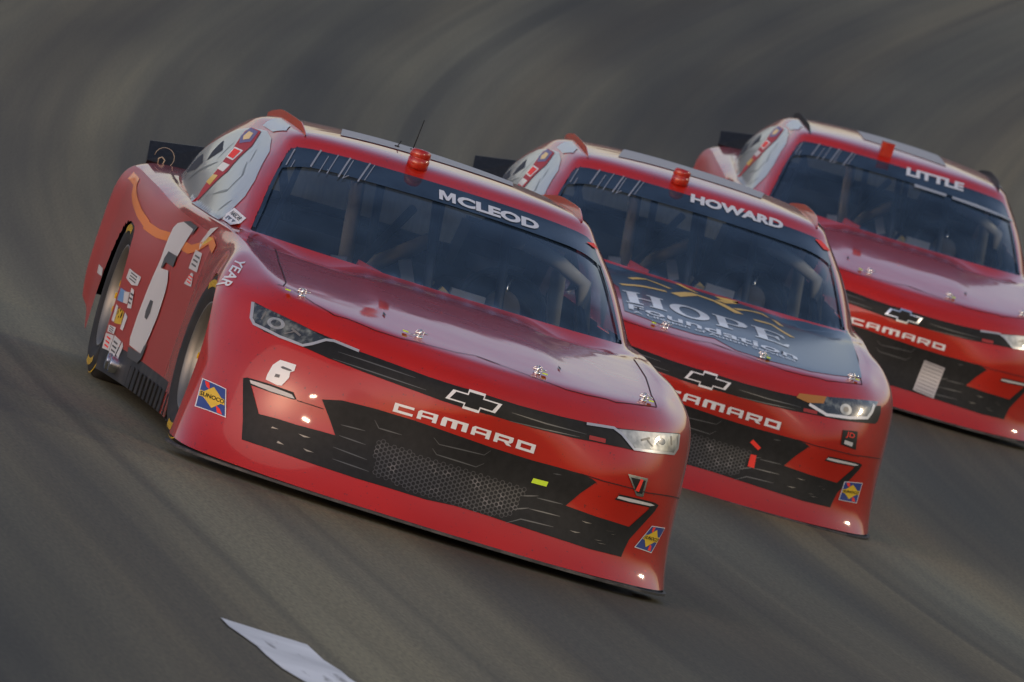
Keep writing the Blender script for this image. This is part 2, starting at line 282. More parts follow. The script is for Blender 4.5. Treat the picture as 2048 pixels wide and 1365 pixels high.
# full grid, u = -18..18
FULL = np.concatenate([GRID[:, ::-1]*[-1, 1, 1], GRID[:, 1:]], 1); NF = FULL.shape[1]
dU = np.gradient(FULL, axis=1); dV = np.gradient(FULL, axis=0)
NRM = np.cross(dU, dV); NRM[-1] = NRM[-3]; NRM[-2] = NRM[-3]; NRM /= np.linalg.norm(NRM, axis=2, keepdims=True)+1e-12
_q = lambda i, j: (i*NF+j, i*NF+j+1, (i+1)*NF+j+1, (i+1)*NF+j)
if NRM[3*NV, NF//2][1] > 0: NRM = -NRM
BVH = BVHTree.FromPolygons([tuple(p) for p in FULL.reshape(-1, 3)], [_q(i, j) for i in range(NVT-1) for j in range(NF-1)])
NFLAT = NRM.reshape(-1, 3)
DATA = {"band": [[-0.8439,0.6364],[-0.8036,0.6219],[-0.7309,0.6042],[-0.6297,0.5805],[-0.5324,0.5651],[-0.4513,0.55],[-0.3404,0.542],[-0.1839,0.5298],[-0.0796,0.5267],[0.0048,0.5274],[-0.1013,0.5305],[0.005,0.5267],[0.1689,0.5267],[0.3346,0.5357],[0.4457,0.5464],[0.5866,0.5656],[0.7206,0.5951],[0.8554,0.6346],[0.8606,0.5994],[0.8539,0.5592],[0.8424,0.5435],[0.7495,0.521],[0.6599,0.503],[0.5734,0.4929],[0.4073,0.4732],[0.2428,0.4622],[0.0779,0.459],[-0.0804,0.4532],[-0.0072,0.455],[-0.1129,0.4574],[-0.2707,0.4684],[-0.4276,0.4798],[-0.5576,0.4933],[-0.6503,0.5088],[-0.7346,0.5205],[-0.7828,0.5286],[-0.8265,0.5465],[-0.8406,0.5644]],"lensR": [[-0.8393,0.63],[-0.7356,0.6039],[-0.6395,0.5803],[-0.5745,0.5633],[-0.6116,0.5373],[-0.6477,0.5203],[-0.6969,0.5233],[-0.7366,0.5307],[-0.7853,0.5414],[-0.8268,0.5599],[-0.8341,0.5769]],"lensL": [[0.5733,0.5587],[0.721,0.593],[0.8484,0.6288],[0.8531,0.5968],[0.8483,0.5562],[0.7475,0.5294],[0.6639,0.5123],[0.63,0.5294]],"chrR": [[-0.8422,0.6325],[-0.8382,0.5704],[-0.8249,0.5496],[-0.7353,0.5241],[-0.6511,0.5129],[-0.6198,0.5285],[-0.5759,0.5575],[-0.5468,0.5619],[-0.4513,0.55]],"chrL": [[0.4471,0.5404],[0.5587,0.5584],[0.5967,0.5457],[0.6591,0.5065],[0.7487,0.5244],[0.8412,0.5479],[0.8555,0.576],[0.8523,0.6291]],"lowR": [[-0.8189,0.339],[-0.8048,0.346],[-0.786,0.3173],[-0.7353,0.2233],[-0.6699,0.2237],[-0.5996,0.2205],[-0.5088,0.2226],[-0.4532,0.2228],[-0.4872,0.2722],[-0.5374,0.3372],[-0.4654,0.3549],[-0.3423,0.3601],[-0.1866,0.3593],[-0.0277,0.3516],[0.1142,0.3465],[0.2797,0.347],[0.3611,0.3506],[0.4869,0.3547],[0.5221,0.3496],[0.5443,0.3421],[0.4976,0.2866],[0.455,0.2235],[0.5787,0.2198],[0.7251,0.2235],[0.7511,0.2613],[0.7855,0.3103],[0.7902,0.3251],[0.824,0.3401],[0.8178,0.3153],[0.7806,0.2504],[0.7405,0.1795],[0.7311,0.1394],[0.7255,0.1058],[0.5866,0.0951],[0.4732,0.095],[0.3617,0.0955],[0.2516,0.0964],[0.1421,0.0986],[0.0348,0.0967],[-0.0692,0.0875],[-0.1843,0.0887],[-0.3407,0.0892],[-0.4967,0.0954],[-0.6504,0.1053],[-0.7644,0.1129],[-0.768,0.1133],[-0.7816,0.1863]],"flcR": [[-0.8045,0.345],[-0.7265,0.3419],[-0.642,0.3345],[-0.6234,0.3109],[-0.6404,0.3081],[-0.7185,0.3125],[-0.7916,0.321]],"flcL": [[0.6484,0.3269],[0.6892,0.3316],[0.8072,0.3438],[0.8268,0.3405],[0.8209,0.3258],[0.7824,0.3189],[0.6974,0.3082],[0.6341,0.3024]],"flR": [[-0.795,0.3381],[-0.7245,0.3346],[-0.6442,0.3249],[-0.6299,0.3127],[-0.6404,0.3113],[-0.7195,0.3159],[-0.7883,0.3262]],"flL": [[0.645,0.3195],[0.6916,0.3249],[0.79,0.3346],[0.8076,0.3333],[0.787,0.3246],[0.6957,0.313],[0.6411,0.3098]],"hex": [[-0.3057,0.2554],[-0.1103,0.2365],[-0.0161,0.2384],[0.0746,0.2406],[0.1893,0.2412],[0.2888,0.2399],[0.2806,0.1925],[0.2672,0.1408],[0.2427,0.1096],[0.1681,0.1028],[0.0873,0.101],[-0.0718,0.0973],[-0.1087,0.1009],[-0.2762,0.1218],[-0.2937,0.1984]],"bowc": [[-0.0043,0.491],[0.1006,0.503],[0.0872,0.4735],[-0.104,0.4715],[-0.0936,0.51],[0.0257,0.4616],[-0.0306,0.52],[0.0143,0.5215]],"cam": [[-0.2765,0.3693],[0.2772,0.3715],[-0.2765,0.4029]],"six": [[-0.715,0.4389],[-0.6576,0.4357],[-0.6586,0.4116],[-0.671,0.4027],[-0.6696,0.3819],[-0.6869,0.3469],[-0.7006,0.344],[-0.745,0.3541],[-0.7444,0.3738],[-0.7352,0.4135]],"sun": [[-0.9351,0.3098],[-0.8944,0.3002],[-0.8598,0.2857],[-0.8367,0.1788],[-0.8892,0.1832],[-0.9374,0.1978]],"sunb": [[-0.9351,0.3098],[-0.8598,0.2857],[-0.8367,0.1788],[-0.9374,0.1978]],"sunLb": [[0.8215,0.2579],[0.8908,0.2722],[0.852,0.1599],[0.7694,0.1576]],"vdec": [[0.658,0.4094],[0.7465,0.4192],[0.7465,0.3469],[0.7162,0.3432]],"tape": [[0.3041,0.2851],[0.3637,0.288],[0.3614,0.2688],[0.3001,0.266]],"seam_low": [[-0.6154,0.3106],[-0.4824,0.3078],[-0.3791,0.3097]],"seamh": [[0.476,0.354],[0.5718,0.3542],[0.7613,0.3682],[0.9331,0.4034]],"acc0": [[-0.439,0.2261],[-0.3363,0.221]],"acc1": [[-0.449,0.1783],[-0.3167,0.1677]],"acc2": [[-0.4401,0.1345],[-0.2984,0.1273]],"acc3": [[0.3392,0.2182],[0.4422,0.2247]],"acc4": [[0.3198,0.17],[0.4447,0.1779]],"acc5": [[0.2449,0.0907],[0.2994,0.1231],[0.4296,0.132]],"acc6": [[-0.1037,0.3184],[-0.0771,0.3001],[0.0959,0.3113],[0.1157,0.3347]],"acc7": [[-0.0967,0.2785],[-0.0757,0.2611],[0.0795,0.26],[0.1054,0.2816]],"acc8": [[-0.3299,0.3192],[-0.3069,0.2945],[-0.2186,0.2945]],"acc9": [[-0.5378,0.4949],[-0.4301,0.4897],[-0.1812,0.4792]],"acc10": [[-0.5244,0.5256],[-0.4377,0.522],[-0.2309,0.512]],"acc11": [[0.1506,0.4919],[0.2897,0.4925],[0.4563,0.5017]],"acc12": [[0.1491,0.4598],[0.296,0.4706],[0.4326,0.4837]],"acc13": [[0.4696,0.4941],[0.5369,0.5001]],"acc14": [[-0.4442,0.2666],[-0.3518,0.2705]],"acc15": [[0.3728,0.3234],[0.4044,0.3278]],"acc16": [[0.2764,0.207],[0.3422,0.227]],"acc17": [[0.2595,0.1491],[0.3191,0.1725]],"gl0": [[-0.677,0.19],[-0.6539,0.1862],[-0.6803,0.1838]],"gl1": [[-0.711,0.1802],[-0.668,0.1742]],"gl2": [[-0.5826,0.1903],[-0.5364,0.1881],[-0.5604,0.1831]],"gl3": [[-0.6453,0.1438],[-0.6207,0.1352],[-0.648,0.1351]],"gl4": [[-0.6694,0.1315],[-0.6407,0.1256]],"gl5": [[-0.5521,0.1423],[-0.5102,0.1378],[-0.5375,0.135]],"gl6": [[0.5287,0.1876],[0.5737,0.1892],[0.5495,0.1844]],"gl7": [[0.4949,0.1386],[0.5388,0.143],[0.518,0.1367]],"gl8": [[0.6315,0.1804],[0.6709,0.1872],[0.6484,0.1829]],"gl9": [[0.5985,0.1348],[0.6319,0.1397],[0.6156,0.1358]],"gl10": [[0.6568,0.1749],[0.6798,0.1777],[0.6686,0.1753]],"gl11": [[0.6123,0.1268],[0.6518,0.132],[0.6297,0.1274]],"hood_seam": [[-0.6915,0.7977],[-0.7119,0.4483],[-0.7265,0.0123],[-0.7435,-0.0617],[-0.7711,-0.053],[-0.705,-0.0793],[-0.6359,-0.2141],[-0.561,-0.2986],[-0.5104,-0.3094],[-0.4072,-0.3586],[-0.3088,-0.3791],[-0.1978,-0.3709],[-0.0903,-0.3582],[-0.006,-0.3147],[0.0878,-0.3406],[-0.0067,-0.3227],[0.051,-0.3366],[0.1464,-0.3539],[0.2369,-0.3712],[0.3466,-0.3738],[0.4307,-0.35],[0.5157,-0.312],[0.5562,-0.3016],[0.6627,-0.2197],[0.7365,-0.1492],[0.7335,0.0172],[0.7604,0.3803],[0.769,0.7845]],"pin0": [[-0.6797,-0.148]],"pin1": [[-0.2311,-0.2903]],"pin2": [[0.2367,-0.287]],"pin3": [[0.6805,-0.1386]],"six_side": [[-1.8677,0.3009],[-1.8756,0.349],[-1.8302,0.373],[-1.7111,0.3915],[-1.409,0.3896],[-1.4481,0.3456],[-1.4775,0.3064],[-1.5081,0.269],[-1.7342,0.2649],[-1.77,0.2355],[-1.7556,0.1947],[-1.5793,0.2043],[-1.5095,0.1705],[-1.4788,0.133],[-1.4651,0.0396],[-1.4901,-0.038],[-1.5494,-0.1137],[-1.8523,-0.1164],[-1.8842,-0.0919],[-1.8874,-0.0105],[-1.8745,0.0732],[-1.8525,0.1514],[-1.8322,0.2244]],"six_sh1": [[-1.7111,0.3915],[-1.5549,0.4094],[-1.3291,0.4064],[-1.3948,0.3618],[-1.409,0.3896]],"six_sh2": [[-1.7342,0.2649],[-1.5081,0.269],[-1.4978,0.2266],[-1.7017,0.2243],[-1.7201,0.199],[-1.7555,0.1983],[-1.7627,0.2328]],"six_sh3": [[-1.8602,-0.1229],[-1.5494,-0.1137],[-1.5272,-0.0828],[-1.474,-0.0635],[-1.491,-0.1262],[-1.5575,-0.1504],[-1.807,-0.1568]],"six_sh4": [[-1.7354,0.0737],[-1.6652,0.0753],[-1.6484,0.033],[-1.6708,0.0031],[-1.7333,0.0058],[-1.7515,0.0274]],"orange": [[-3.5117,0.4186],[-3.2425,0.4085],[-3.1393,0.3738],[-2.9715,0.3465],[-2.6599,0.3136],[-2.3707,0.2933],[-2.4511,0.2907],[-2.2574,0.2917],[-2.1257,0.2934],[-1.8936,0.3092],[-1.6106,0.3146],[-1.2974,0.318],[-1.0739,0.3503],[-0.8995,0.3937],[-0.7083,0.3707]],"st0_white": [[-2.346,0.1171],[-2.2162,0.1167],[-2.0742,0.1185],[-2.0823,0.0829],[-2.2014,0.0702],[-2.3476,0.0786]],"st1_sky_blue": [[-2.3864,0.0357],[-2.268,0.0373],[-2.2557,-0.0056],[-2.3828,-0.0118]],"st2_offwhite": [[-2.295,0.0338],[-2.1872,0.0433],[-2.1636,0.0013],[-2.2489,-0.0047]],"st3_white": [[-2.1845,0.0622],[-2.1159,0.0612],[-2.059,-0.0029],[-2.1395,-0.0105]],"st4_white": [[-2.3683,-0.025],[-2.3165,-0.0285],[-2.3043,-0.0869],[-2.3653,-0.0879]],"st5_yellow": [[-2.3019,-0.0355],[-2.1736,-0.0287],[-2.151,-0.0768],[-2.2986,-0.0896]],"st6_white": [[-2.1483,-0.0287],[-2.075,-0.0358],[-2.0792,-0.091],[-2.1401,-0.0924]],"st7_white": [[-2.3872,-0.1076],[-2.2267,-0.0985],[-2.2255,-0.1242],[-2.3762,-0.132]],"st8_white": [[-2.3952,-0.1405],[-2.2176,-0.128],[-2.2168,-0.1875],[-2.378,-0.1965]],"st9_white": [[-2.2027,-0.1246],[-2.037,-0.1275],[-2.0817,-0.1932],[-2.2143,-0.1973]],"st10_white": [[-2.017,-0.1248],[-1.9689,-0.1373],[-1.9912,-0.1844],[-2.054,-0.1814]],"st11_white": [[-1.1452,0.3307],[-0.9457,0.3333],[-0.8773,0.2634],[-1.127,0.2582]],"st12_white": [[-1.0182,0.2508],[-0.9517,0.2513],[-0.8806,0.2071],[-1.1025,0.2009]],"st13_offwhite": [[-3.4034,0.0564],[-3.1335,0.0519],[-3.0688,0.0222],[-3.3522,0.0241]],"st14_offwhite": [[-1.0343,0.4293],[-0.8883,0.4512],[-0.9809,0.4008],[-1.0602,0.3385],[-1.1172,0.3622]],"st15_yellow": [[-0.9809,0.4008],[-0.8623,0.4011],[-0.9925,0.3665],[-1.0665,0.356]],"nascar": [[-1.0504,0.551],[-0.8434,0.5468],[-0.829,0.4843],[-1.0798,0.4859]],"wsl": [[-3.0758,0.5487],[-1.8969,0.4688],[-1.7862,0.4687],[-1.2938,0.4693],[-1.0448,0.4733],[-1.07,0.613],[-1.1571,0.686],[-1.4325,0.8171],[-1.6368,0.8647],[-1.8672,0.8819],[-2.1625,0.8586],[-2.4072,0.8229],[-2.5075,0.7778],[-2.5651,0.7353],[-2.6716,0.6867]],"redband": [[-2.1501,0.859],[-1.9275,0.8665],[-1.7573,0.7938],[-1.6716,0.6522],[-1.7759,0.548],[-1.8639,0.488],[-1.8969,0.4688],[-1.934,0.544],[-1.9157,0.6377],[-2.0024,0.7367],[-2.1858,0.8306]],"naca0": [[-2.3764,0.7522],[-2.1897,0.7153],[-2.2468,0.6783],[-2.3151,0.6457],[-2.3618,0.6903]],"naca1": [[-2.5487,0.6623],[-2.3818,0.6303],[-2.473,0.5897],[-2.7763,0.5639],[-2.6949,0.6098]],"naca2": [[0.5661,1.4033],[0.601,1.4068],[0.6611,1.3727],[0.6174,1.3659]],"smear0": [[-2.1176,0.6687],[-2.1394,0.7742]],"smear1": [[-2.5395,0.5432],[-2.0617,0.6642]],"smear2": [[-1.5917,0.5456],[-1.3629,0.5907],[-1.3656,0.6721],[-1.5244,0.7289]],"smear3": [[-1.2326,0.5025],[-1.1562,0.5705]],"smear4": [[-1.4844,0.7356],[-1.6312,0.7948]],"smear5": [[-1.6415,0.5552],[-1.6197,0.5766]],"smear6": [[-1.7135,0.5159],[-1.6773,0.5425]],"smear7": [[-1.6443,0.7696],[-1.6617,0.7864]],"smear8": [[-1.6904,0.805],[-1.7053,0.8279]],"bst0": [[-2.1602,0.8558],[-1.9537,0.8592],[-1.8523,0.8053],[-2.0049,0.7751],[-2.1433,0.8045]],"bst1": [[-2.01,0.7534],[-1.7815,0.7581],[-1.7628,0.7016],[-1.9664,0.6985]],"bst2": [[-1.9298,0.6753],[-1.7333,0.6801],[-1.7423,0.6421],[-1.934,0.641]],"bst3": [[-1.9137,0.6128],[-1.785,0.62],[-1.8019,0.5694],[-1.9449,0.5735]],"roofst": [[-2.0821,0.9391],[-2.0829,0.9617],[-1.7187,0.9553],[-1.5921,0.9256],[-1.754,0.8913],[-2.0362,0.8923]],"year": [[-0.9497,0.6797],[-0.8823,0.8322],[-0.8884,0.8211]],"mcleod": [[-0.0465,1.3527],[0.3759,1.3523],[-0.0454,1.3956]],"hash0": [[-0.6122,1.3959],[-0.646,1.3132]],"hash1": [[-0.6139,1.3456],[-0.6298,1.308]],"hash2": [[-0.5153,1.4197],[-0.5593,1.3297]],"hash3": [[-0.4876,1.4006],[-0.529,1.3139]],"hash4": [[-0.4489,1.419],[-0.4983,1.3174]],"hash5": [[-0.4021,1.4201],[-0.4531,1.3181]],"hash6": [[-0.391,1.4124],[-0.4345,1.3203]],"hash7": [[-0.3238,1.4214],[-0.3762,1.3216]],"hash8": [[-0.306,1.4191],[-0.3495,1.3359]],"hash9": [[-0.4107,1.338],[-0.4384,1.3165]],"wsred": [[0.5927,1.3808],[0.6337,1.3916],[0.6567,1.369],[0.6275,1.3709]],"apst": [[0.7672,1.0592],[0.8187,1.0115]],"roofwhite": [[-0.4163,2.0151],[-0.34,1.9847],[-0.236,1.8969],[-0.1249,1.7419],[-0.0272,1.8018],[0.0959,1.7553],[0.2586,1.7514],[0.2387,1.5987],[0.0695,1.5374],[-0.0535,1.5822],[-0.1437,1.5802],[-0.2682,1.6282],[-0.3732,1.7081]],"rlight": [[-0.1359,1.3589]],"rail": [[-0.5796,1.4766]],"ant1": [[-0.1749,1.722]],"ant2": [],"howard": [[-0.0763,1.3866],[0.3942,1.3938],[-0.0745,1.4324]],"h_vinyl": [[-0.3925,0.951],[-0.2453,0.9525],[0.0036,0.9318],[0.2066,0.921],[0.4796,0.9576],[0.7706,1.111],[0.777,1.1075],[0.7818,0.9469],[0.7611,0.4837],[0.741,-0.0462],[0.5944,-0.1759],[0.4782,-0.2598],[0.4039,-0.2772],[0.2557,-0.3166],[0.1106,-0.3116],[0.0111,-0.2095],[-0.0795,-0.2435],[-0.2557,-0.2454],[-0.4187,-0.1884],[-0.4172,0.327]],"t_hope": [[-0.4012,0.0079],[0.4046,0.0897],[-0.405,0.264]],"t_found": [[-0.396,-0.1292],[0.4213,-0.1245],[-0.3933,-0.0235]],"t_life": [[-0.3767,-0.1931],[0.4102,-0.1845],[-0.3793,-0.1432]],"roofline0": [[-0.3451,0.5974],[-0.2583,0.7288],[-0.1472,0.6348]],"roofline1": [[-0.4026,0.4022],[-0.2643,0.4888],[-0.1758,0.5219]],"roofline2": [[-0.0902,0.9027],[-0.0026,0.7901]],"roofline3": [[-0.1303,0.5078],[-0.0207,0.7073],[0.0828,0.6729],[0.1835,0.5228]],"roofline4": [[0.1063,0.8439],[0.1975,0.8913],[0.1081,0.7257]],"roofline5": [[0.1718,0.6224],[0.3281,0.8197],[0.4002,0.5987]],"roofline6": [[0.2536,0.4832],[0.3448,0.5222],[0.4399,0.394]],"cam2": [[-0.0976,0.4256],[0.3925,0.3921],[-0.0951,0.4406]],"jd": [[0.6804,0.4625],[0.7561,0.479],[0.7702,0.3953],[0.6878,0.3964]],"tape2a": [[0.2805,0.2958],[0.3276,0.2701],[0.3175,0.2548],[0.2711,0.2787]],"tape2b": [[0.2904,0.2273],[0.3177,0.2298],[0.3224,0.1703],[0.2908,0.1701]],"lens2": [[0.4812,0.5452],[0.5641,0.5854],[0.835,0.6482],[0.7943,0.5504],[0.6971,0.5219],[0.584,0.5012],[0.5337,0.5181]],"chr2": [[0.4897,0.5261],[0.5832,0.5045],[0.6963,0.5253],[0.7888,0.5545],[0.8063,0.5891],[0.8112,0.6272]],"or2": [[0.432,0.5603],[0.5641,0.5854],[0.5566,0.5505],[0.4845,0.5317],[0.4223,0.5377]],"sun2": [[0.7598,0.2411],[0.8561,0.2637],[0.8533,0.1647],[0.7557,0.1514]],"little": [[-0.0019,1.3795],[0.3525,1.3881],[0.0006,1.4312]],"bar3a": [[0.0531,1.3392],[0.2511,1.3364],[0.2473,1.321],[0.0545,1.3214]],"bar3b": [[0.2857,1.3355],[0.4352,1.3339],[0.6783,1.3178],[0.6819,1.3049],[0.4363,1.314],[0.2867,1.3207]],"plate3": [[0.1839,0.29],[0.3101,0.2812],[0.2934,0.0956],[0.1671,0.1088]],"six_a": [[-0.7075,0.4134],[-0.7005,0.4181],[-0.6703,0.4135],[-0.6656,0.4085],[-0.6759,0.4066],[-0.7016,0.4088]],"six_b": [[-0.7175,0.3841],[-0.7017,0.3844],[-0.702,0.3726],[-0.719,0.3715]],"exh": [[-2.2615,-0.2471],[-2.0716,-0.2523]],"seamr": [[-0.6208,0.3085],[-0.5742,0.3069],[-0.5227,0.3048]],"cam2q": [[-0.17650000000000002,0.3693],[0.385,0.3715],[-0.17650000000000002,0.4059]],"hoodw": [[-0.3925,0.951],[-0.2453,0.9525],[0.0036,0.9318],[0.2066,0.921],[0.4796,0.9576],[0.7706,1.111],[0.777,1.1075],[0.7818,0.9469],[0.7611,0.4837],[0.741,-0.0462],[0.5944,-0.1759],[0.4782,-0.2598],[0.4039,-0.2772],[0.2557,-0.3166],[0.1106,-0.3116],[0.0111,-0.2095],[-0.0795,-0.2435],[-0.2557,-0.2454],[-0.4187,-0.1884],[-0.4172,0.327]]}
# ------------------------------------------------------------------ surface-following graphics
DIRS = {'F': (0, 1, -.12), 'S': (1, 0, -.45), 'H': (0, .55, -1), 'R': (0, .05, -1)}
def basis(k):
    d = np.array(DIRS[k], float); d /= np.linalg.norm(d)
    a = np.array((1., 0, 0)) if k != 'S' else np.array((0, -1., 0))
    b = np.cross(a, d)
    if b[2] < 0 and k in 'FS': b = -b
    if k in 'HR' and b[1] < 0: b = -b
    return d, a, b
BAS = {k: basis(k) for k in DIRS}
BAD = []
def onbody(k, p, off):
    d, a, b = BAS[k]; o = a*p[0]+b*p[1]-d*5
    h = BVH.ray_cast(Vector(o), Vector(d))
    if h[0] is None:
        loc, nn, idx, _ = BVH.find_nearest(Vector(a*p[0]+b*p[1]+(0 if k in 'FHR' else 0)-d*.2)); BAD.append(k)
    else: loc, idx = h[0], h[2]
    r, c = divmod(idx, NF-1); n = NRM[r, c]+NRM[r+1, c+1]+NRM[r+1, c]+NRM[r, c+1]; n = n/np.linalg.norm(n)
    return np.array(loc)+n*off-np.array((0, 0, Z0)), n
def pip(x, y, poly):
    c = False; n = len(poly); j = n-1
    for i in range(n):
        xi, yi = poly[i][0], poly[i][1]; xj, yj = poly[j][0], poly[j][1]
        if (yi > y) != (yj > y) and x < (xj-xi)*(y-yi)/(yj-yi)+xi: c = not c
        j = i
    return c
def tri2(loops, sp):
    """triangulate outline loops (even-odd) with interior points every sp"""
    P = []; E = []
    for L in loops:
        n0 = len(P); m = []
        for i in range(len(L)):
            p, q = L[i], L[(i+1) % len(L)]; dd = math.hypot(q[0]-p[0], q[1]-p[1]); k = max(1, int(dd/sp))
            m += [(p[0]+(q[0]-p[0])*t/k, p[1]+(q[1]-p[1])*t/k) for t in range(k)]
        P += m; E += [(n0+i, n0+(i+1) % len(m)) for i in range(len(m))]
    xs = [p[0] for p in P]; ys = [p[1] for p in P]
    inside = lambda x, y: sum(pip(x, y, L) for L in loops) % 2 == 1
    x = min(xs)+sp*.5; row = 0
    while x < max(xs):
        y = min(ys)+sp*(.5 if row % 2 else .1)
        while y < max(ys):
            if inside(x, y): P.append((x, y))
            y += sp
        x += sp; row += 1
    r = delaunay_2d_cdt([Vector(p) for p in P], E, [], 0, 1e-6)
    V = r[0]; F = []
    for f in r[2]:
        cx = sum(V[i][0] for i in f)/3; cy = sum(V[i][1] for i in f)/3
        if inside(cx, cy): F.append(tuple(f))
    return [(v[0], v[1]) for v in V], F
def putmesh(name, k, V2, F, m, parent, off, mirror=False, **props):
    V = []; N = []
    for p in V2:
        q, n = onbody(k, p, off)
        if mirror: q = q*[-1, 1, 1]; n = n*[-1, 1, 1]
        V.append(q); N.append(n)
    G = []
    for f in F:
        a, b, c = (np.array(V[i]) for i in f[:3]); nn = np.cross(b-a, c-a)
        G.append(f if nn @ N[f[0]] > 0 else f[::-1])
    me = mesh(name, V, G); me.normals_split_custom_set_from_vertices([tuple(n) for n in N])
    return link(name, me, m, parent, **props)
def decal(name, k, loops, m, parent, off=.002, sp=.016, mirror=False, **props):
    if loops and not isinstance(loops[0][0], (list, tuple)): loops = [loops]
    V2, F = tri2(loops, sp); return putmesh(name, k, V2, F, m, parent, off, mirror, **props)
def stroke(name, k, pts, width, m, parent, off=.0025, closed=False, sp=.012, mirror=False, taper=False, **props):
    Q = []; pts = [np.array(p, float) for p in pts]; n = len(pts)
    for i in range(n if closed else n-1):
        p, q = pts[i], pts[(i+1) % n]; kk = max(1, int(np.linalg.norm(q-p)/sp)); Q += [p+(q-p)*t/kk for t in range(kk)]
    if not closed: Q.append(pts[-1])
    V = []; F = []; N = len(Q)
    for i, p in enumerate(Q):
        a = Q[i-1] if (i or closed) else p; b = Q[(i+1) % N] if (i < N-1 or closed) else p
        t = (b-a)/(np.linalg.norm(b-a)+1e-9); w_ = width*(.5 if not taper else .5*math.sin(math.pi*(.08+.84*i/max(N-1, 1))))
        V += [p+np.array((-t[1], t[0]))*w_, p-np.array((-t[1], t[0]))*w_]
        if i: F.append((2*i-2, 2*i-1, 2*i+1, 2*i))
    if closed: F.append((2*N-2, 2*N-1, 1, 0))
    return putmesh(name, k, V, F, m, parent, off, mirror, **props)
TXT = {}
def text2(s, bold=.012, wide=1.0):
    key = (s, bold)
    if key not in TXT:
        c = bpy.data.curves.new('t', 'FONT'); c.body = s; c.offset = bold; c.resolution_u = 3
        o = bpy.data.objects.new('t', c); COL.objects.link(o)
        dg = bpy.context.evaluated_depsgraph_get(); dg.update(); me = bpy.data.meshes.new_from_object(o.evaluated_get(dg))
        bm = bmesh.new(); bm.from_mesh(me); bmesh.ops.triangulate(bm, faces=bm.faces[:]); bm.verts.ensure_lookup_table()
        V = [(v.co.x, v.co.y) for v in bm.verts]; F = [tuple(v.index for v in f.verts) for f in bm.faces]; bm.free()
        bpy.data.objects.remove(o); bpy.data.curves.remove(c); bpy.data.meshes.remove(me)
        x0 = min(v[0] for v in V); x1 = max(v[0] for v in V); y0 = min(v[1] for v in V); y1 = max(v[1] for v in V)
        TXT[key] = ([((v[0]-x0)/(x1-x0), (v[1]-y0)/(y1-y0)) for v in V], F)
    return TXT[key]
def place(V, bl, br, tl):
    bl, br, tl = map(np.array, (bl, br, tl)); return [tuple(bl+(br-bl)*v[0]+(tl-bl)*v[1]) for v in V]
def text(name, s, k, bl, br, tl, m, parent, off=.0035, bold=.012, **props):
    V, F = text2(s, bold); return putmesh(name, k, place(V, bl, br, tl), F, m, parent, off, **props)
def shape(name, loops, k, bl, br, tl, m, parent, off=.0035, sp=.02, **props):
    L = [place(l, bl, br, tl) for l in loops]; return decal(name, k, L, m, parent, off, sp, **props)
# block capitals of the nose lettering: unions of strips in a 0..1 cell
def rect(x0, y0, x1, y1, sh=0): return [(x0+sh*y0, y0), (x1+sh*y0, y0), (x1+sh*y1, y1), (x0+sh*y1, y1)]
BLK = {'C': [rect(0, 0, 1, .27), rect(0, .27, .22, .73), rect(0, .73, 1, 1)],
 'A': [rect(0, 0, .22, .8), rect(.78, 0, 1, .8), rect(.22, .3, .78, .52), [(.0, .8), (1, .8), (1, 1), (.12, 1)]],
 'M': [rect(0, 0, .2, .73), rect(.4, 0, .6, .73), rect(.8, 0, 1, .73), [(0, .73), (1, .73), (1, 1), (.05, 1)]],
 'R': [rect(0, 0, .22, .73), [(0, .73), (1, .73), (1, 1), (0, 1)], rect(.78, .5, 1, .73), [(.22, .28), (.9, .28), (1, .5), (.22, .5)], [(.55, .28), (.8, .28), (1, 0), (.72, 0)]],
 'O': [rect(0, 0, 1, .27), rect(0, .27, .22, .73), rect(.78, .27, 1, .73), rect(0, .73, 1, 1)]}
def blocktext(name, s, k, bl, br, tl, m, parent, off=.0035, gap=.22, **props):
    wd = [1.35 if ch == 'M' else 1. for ch in s]; tot = sum(wd)+gap*(len(s)-1); x = 0; V = []; F = []
    for ch, w_ in zip(s, wd):
        for poly in BLK[ch]:
            n = len(V); V += [((x+p[0]*w_)/tot, p[1]) for p in poly]; F.append(tuple(range(n, n+len(poly))))
        x += w_+gap
    return putmesh(name, k, place(V, bl, br, tl), F, m, parent, off, **props)
def ell(cx, cy, rx, ry, n=28): return [(cx+rx*math.cos(2*math.pi*i/n), cy+ry*math.sin(2*math.pi*i/n)) for i in range(n)]
SERIF = {  # outlines in a 0..1 cell
 'H': [[(0,0),(.42,0),(.42,.06),(.33,.08),(.33,.46),(.67,.46),(.67,.08),(.58,.06),(.58,0),(1,0),(1,.06),(.91,.08),(.91,.92),(1,.94),(1,1),(.58,1),(.58,.94),(.67,.92),(.67,.54),(.33,.54),(.33,.92),(.42,.94),(.42,1),(0,1),(0,.94),(.09,.92),(.09,.08),(0,.06)]],
 'O': [ell(.5, .5, .5, .52), ell(.5, .5, .26, .42)],
 'P': [[(0,0),(.48,0),(.48,.06),(.36,.08),(.36,.42),(.65,.42),(.9,.5),(1,.71),(.9,.92),(.65,1),(0,1),(0,.94),(.1,.92),(.1,.08),(0,.06)], [(.36,.5),(.58,.5),(.7,.58),(.73,.71),(.7,.84),(.58,.93),(.36,.93)]],
 'E': [[(0,0),(.92,0),(1,.28),(.93,.28),(.78,.09),(.36,.08),(.36,.47),(.6,.47),(.68,.36),(.73,.36),(.73,.68),(.68,.68),(.6,.55),(.36,.55),(.36,.92),(.76,.91),(.88,.74),(.95,.74),(.9,1),(0,1),(0,.94),(.1,.92),(.1,.08),(0,.06)]]}

